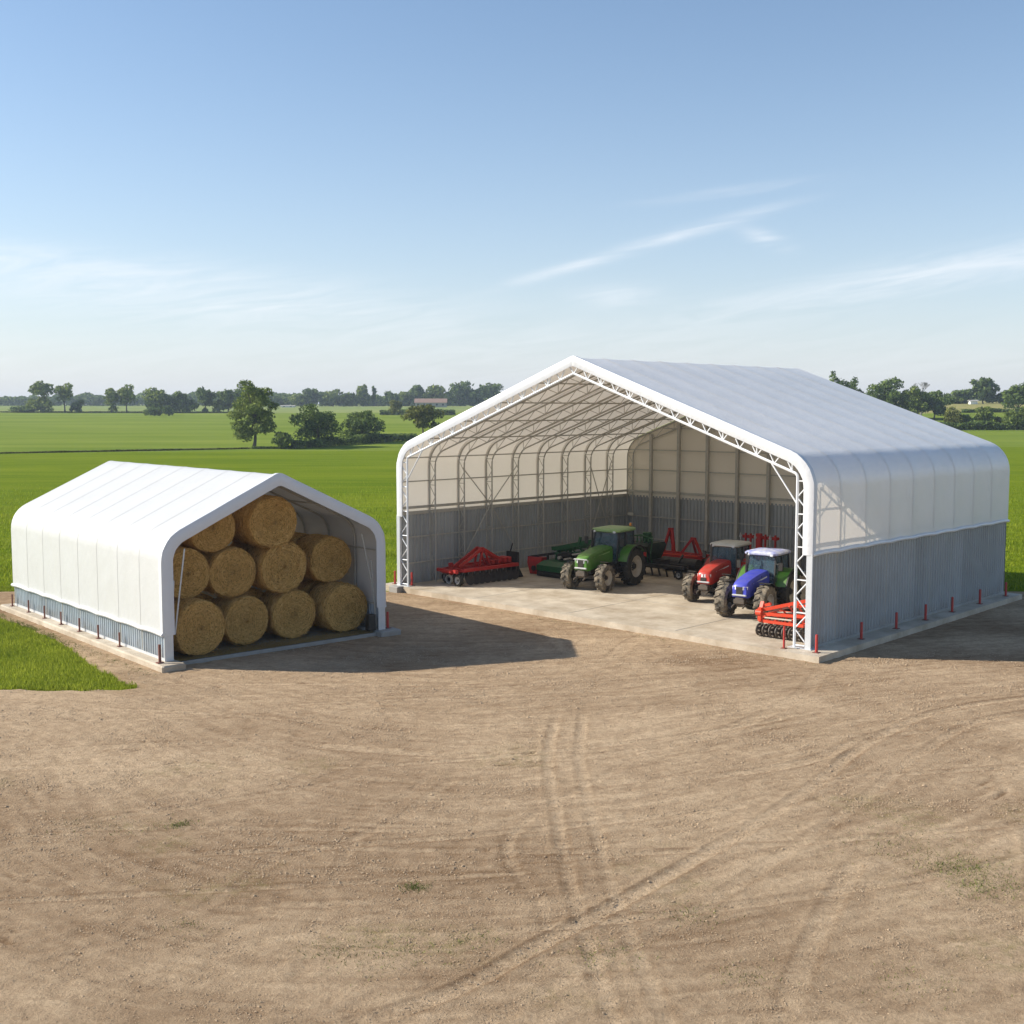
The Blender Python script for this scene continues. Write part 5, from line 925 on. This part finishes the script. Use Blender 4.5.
# left skyline
S = [(26, 413, 405, 30, 'low flat dark bush row at the far left field edge', 'dome', 'leaf_dark', 0, 500, 10, 'bush'), (43, 412, 380, 21, 'tall tree with a bare stem and rounded top near the left edge', 'dome', 'leaf_mid', 0.45, 700, 12, 'tree'), (65, 412, 381, 16, 'slender sparse tree with see-through crown, second from the left edge', 'tall', 'leaf_mid', 0.3, 420, 12, 'tree'),
     (40, 411, 396, 22, 'dense low bush under the tall bare-stemmed tree', 'dome', 'leaf_mid', 0, 500, 8, 'bush'), (77, 410, 398, 13, 'small round tree right of the slender sparse tree', 'round', 'leaf_dark', 0.02, 350, 7, 'tree'), (112, 411, 386, 16, 'left tree of a pair of ragged trees left of the big domed tree', 'tall', 'leaf_mid', 0.1, 550, 12, 'tree'), (127, 412, 384, 20, 'right tree of a pair of ragged trees left of the big domed tree', 'dome', 'leaf_mid', 0.25, 650, 12, 'tree'),
     (157, 411, 386, 25, 'large evenly domed tree on the left skyline', 'dome', 'leaf_mid', 0.02, 1000, 12, 'tree'), (174, 412, 393, 14, 'dark tree wedged right of the large domed tree', 'round', 'leaf_dark', 0.05, 450, 8, 'tree'), (180, 411, 388.5, 12, 'small topped tree rising behind the dark bushes', 'dome', 'leaf_dark', 0.3, 350, 7, 'tree'), (187, 412, 396, 23, 'wide dark bush right of the large domed tree', 'dome', 'leaf_dark', 0.0, 800, 10, 'bush'), (154, 416, 406, 19, 'low dark bush in front of the large domed tree', 'dome', 'leaf_dark', 0.0, 600, 8, 'bush'), (168, 415, 404, 12, 'small round bush between the low dark bush and the wide dark bush', 'dome', 'leaf_dark', 0.0, 350, 8, 'bush'),
     (206, 409, 386, 19, 'round-headed tree standing alone between two tree clumps', 'dome', 'leaf_dark', 0.18, 700, 12, 'tree'), (219, 412, 397, 15, 'dense low tree left of the tall solitary tree', 'dome', 'leaf_mid', 0.0, 550, 8, 'tree'), (228, 411, 387, 20, 'uneven tree of the clump behind the tall solitary tree', 'round', 'leaf_dark', 0.05, 700, 12, 'tree'), (239, 411, 386, 20, 'dark rounded tree touching the tall solitary tree on its left', 'dome', 'leaf_dark', 0.02, 700, 12, 'tree'), (205, 412, 408, 4, 'tiny bush alone in the far field', 'round', 'leaf_dark', 0.0, 90, 5, 'bush'),
     (395, 415, 397, 13, 'small upright olive bush in front of the far hedge', 'round', 'leaf_olive', 0.0, 500, 9, 'bush')]
for u_, v_, vt, wp, lb, kd, m_, cb_, n_, lo_, ct in S: tree(u_, v_, vt, wp, lb, kd, m_, cb_, n_, 560 if v_ < 413.5 else 500, lo_, ct, trunk=cb_ > 0.04, group=NG if ct == 'tree' else None)
S2 = [(275, 388.5+6, 20, 'round'), (311, 387, 17, 'round-topped dark tree standing proud of the distant woodland right of the tall tree'), (300, 393, 22, 'broad mid green tree in the distant woodland, left of the round-topped one'), (333, 389, 22, 'wide soft-edged tree of the distant woodland above the rounded dark tree'), (349, 391, 18, 'lower tree of the distant woodland left of the tall knob-headed one'),
      (363, 383, 12, 'tall knob-headed tree sticking up from the distant woodland'), (374, 385, 4, 'narrow pointed conifer next to the knob-headed tree'), (391, 391, 16, 'low tree of the woodland between the conifer and the farmhouse'), (405, 391, 14, 'low tree touching the left end of the farmhouse roof'), (416, 382.5, 15, 'tall round tree behind the left end of the farmhouse'), (435, 382.5, 24, 'wide tree directly behind the farmhouse roof'),
      (460, 378, 23, 'tallest tree of the distant row, right of the farmhouse'), (473, 386, 20, 'bright green tree beside the sloping edge of the big barn roof'), (491, 381, 26, 'last tree of the left skyline before the big barn roof')]
for u_, vt, wp, lb in S2:
    if lb == 'round': lb = 'low broad tree of the distant woodland just right of the tall tree'
    tree(u_, 405, vt, wp, lb, 'cone' if wp < 6 else 'dome', 'leaf_dark' if int(u_) % 3 else 'leaf_mid', 0.02, 160 if wp < 6 else 750, 820, 12, group=NG)
# right of the big barn
S3 = [(833, 412, 374, 22, 'dark treetop just showing over the ridge end of the big barn', 'dome', 'leaf_dark', 430, 900), (851, 412, 375, 26, 'dark rounded treetop left of the broad oak-like tree', 'dome', 'leaf_dark', 430, 1300), (886, 416, 377, 46, 'broad dense dark tree behind the middle of the big barn roof', 'dome', 'leaf_dark', 420, 2600), (912, 417, 386, 30, 'olive tree between the broad dense tree and the bare tree', 'dome', 'leaf_mid', 415, 1500), (934, 416, 387, 36, 'low wide dark tree below the bare tree', 'dome', 'leaf_dark', 420, 1700),
      (960, 403, 389, 26, 'soft low tree left of the small white building', 'dome', 'leaf_dark', 560, 800), (983, 401, 376, 28, 'large round tree on the far rise, above the straw coloured field', 'dome', 'leaf_dark', 560, 1300), (1004, 402, 391, 20, 'low tree between the round tree and the right edge of the picture', 'dome', 'leaf_dark', 560, 600), (1018, 414, 381, 32, 'tall dark tree cut by the right edge of the picture', 'dome', 'leaf_dark', 440, 1700)]
for u_, v_, vt, wp, lb, kd, m_, ds, n_ in S3: tree(u_, v_, vt, wp, lb, kd, m_, 0.0, int(n_*1.5), ds, 18, group='trees beyond the big barn')
S4 = [(953, 429, 405, 17, 'light olive bush-like tree at the left of the right-hand hedgerow', 1100), (966, 429, 413, 15, 'short bush in the hedgerow right of the light olive one', 700), (984, 429, 405, 18, 'pointed mid green tree in the middle of the right-hand hedgerow', 1100), (999, 429, 416, 12, 'low bush in the hedgerow right of the pointed tree', 600), (1012, 430, 408, 20, 'olive tree in the hedgerow near the right edge', 1100), (1024, 430, 404, 18, 'hedgerow tree cut by the right edge of the picture', 900)]
for u_, v_, vt, wp, lb, n_ in S4: tree(u_, v_, vt, wp, lb, 'cone', 'leaf_olive' if int(u_) % 2 else 'leaf_mid', 0.0, n_, None, 12, 'bush' if v_-vt < 17 else 'tree', trunk=False)
# the leafless tree
X_, Y_, z = at(921, 414, 440); H_ = (CAMH+(410-380)/F*Y_)-z; rt = root('bare_tree', (X_, Y_, z), 0, 'leafless grey tree rising above the dark trees right of the big barn', 'tree'); b = MB(); rg = random.Random(5)
def br(p, d, l, r_, k):
    q = p+d*l; b.path([p, p.lerp(q, 0.5)+Vector((rg.uniform(-.1, .1), 0, 0))*l*0.3, q], [r_, r_*0.8, r_*0.6], 4)
    if k > 0:
        for _ in range(4): br(q, (d+Vector((rg.uniform(-.8, .8), rg.uniform(-.8, .8), rg.uniform(-.1, .6)))).normalized(), l*0.62, r_*0.55, k-1)
M['greybark'] = mat('grey_bark', (0.2, 0.19, 0.17), 0.9)
b.path([(0, 0, 0), (0.1, 0, H_*0.3), (0, 0, H_*0.62)], [0.35, 0.28, 0.22], 6); b.build('trunk', 'greybark', rt); b = MB()
for _ in range(5): br(Vector((0, 0, H_*0.6)), Vector((rg.uniform(-.7, .7), rg.uniform(-.7, .7), 0.8)).normalized(), H_*0.17, 0.14, 3)
b.build('branches', 'greybark', rt)
# far woodland: one mass along the skyline
def wood(name, x0, x1, y0, vtop, n, label, seed, m):
    rg = np.random.default_rng(seed); x = rg.uniform(x0, x1, n); y = y0+rg.uniform(0, 40, n); u = 512+x/y*F; zt = CAMH+(410-vtop)/F*y+(fbm(u/11, u*0, 3, seed)-0.45)*9.0; zb = T(x, y); z = zb+(zt-zb)*rg.uniform(0, 1, n)**0.75; ls = y0/F*1.6
    C = np.stack([x, y, z], -1); a = rg.normal(size=(n, 3)); a[:, 1] += -0.6; a /= np.linalg.norm(a, axis=1)[:, None]; u_ = np.cross(a, rg.normal(size=(n, 3))); u_ /= np.linalg.norm(u_, axis=1)[:, None]; v = np.cross(a, u_)
    V = np.stack([C-u_*ls, C+v*ls*0.8, C+u_*ls, C-v*ls*0.8], 1).reshape(-1, 3); tag(link(name, np_mesh(name, V, np.arange(4*n).reshape(-1, 4)), m), label, 'woodland', kind='stuff')
wood('far_woodland', -480, -195, 1000, 394.5, 9000, 'long belt of bluish green woodland on the left horizon', 3, 'leaf_dark')
wood('far_woodland', -230, 20, 900, 393.5, 9000, 'belt of woodland on the horizon between the tall tree and the big barn', 4, 'leaf_dark')
wood('far_woodland', 250, 600, 900, 396, 9000, 'distant woodland strip on the horizon beyond the right-hand fields', 6, 'leaf_dark')

# ------------------------------------------------------------------ far buildings
def house(u, v, dist, wid, dep, hw, hr, label, roofm, wallm, rz=0.0):
    X_, Y_, z = at(u, v, dist); rt = root('farmhouse', (X_, Y_, z), rz, label, 'building')
    o = MB().box(-wid/2, wid/2, -dep/2, dep/2, -0.5, hw).build('wall', wallm, rt)
    b = MB(); b.loft([[(x, -dep/2-0.5, hw-0.1), (x, 0, hw+hr), (x, dep/2+0.5, hw-0.1), (x, 0, hw+hr-0.3)] for x in (-wid/2-0.6, wid/2+0.6)]); b.build('roof', roofm, rt)
    k = int(wid/4)
    for i_ in range(k):
        x = -wid/2+wid*(i_+0.5)/k; w_ = MB(); w_.box(x-0.6, x+0.6, -dep/2-0.06, -dep/2+0.02, hw*0.35, hw*0.75); w_.build('window', 'darkglass', o)
house(431, 403, 760, 20, 8, 3.0, 2.6, 'long low farmhouse with red-brown roof among the distant trees', 'tiles', 'plaster')
house(973, 402, 545, 3.2, 2.5, 1.5, 0.5, 'tiny white building under the round tree on the right-hand rise', 'plaster', 'whitesteel')
house(288, 404, 780, 9, 4, 1.0, 0.4, 'tiny pale low building at the far field edge right of the tall tree', 'plaster', 'whitesteel')

# ------------------------------------------------------------------ air
m = bpy.data.materials.new('haze'); m.use_nodes = True; t = m.node_tree; t.nodes.remove(t.nodes['Principled BSDF'])
pv = nd(t, 'ShaderNodeVolumePrincipled'); pv.inputs['Color'].default_value = (0.72, 0.84, 1.0, 1); pv.inputs['Density'].default_value = 0.00020; pv.inputs['Anisotropy'].default_value = 0.2
t.links.new(pv.outputs[0], t.nodes['Material Output'].inputs['Volume'])
hz = MB().box(-1400, 1400, -160, 2650, -3, 34).build('haze', m, None); tag(hz, kind='stuff'); hz['label'] = 'thin pale summer haze over the fields'; hz['category'] = 'haze'
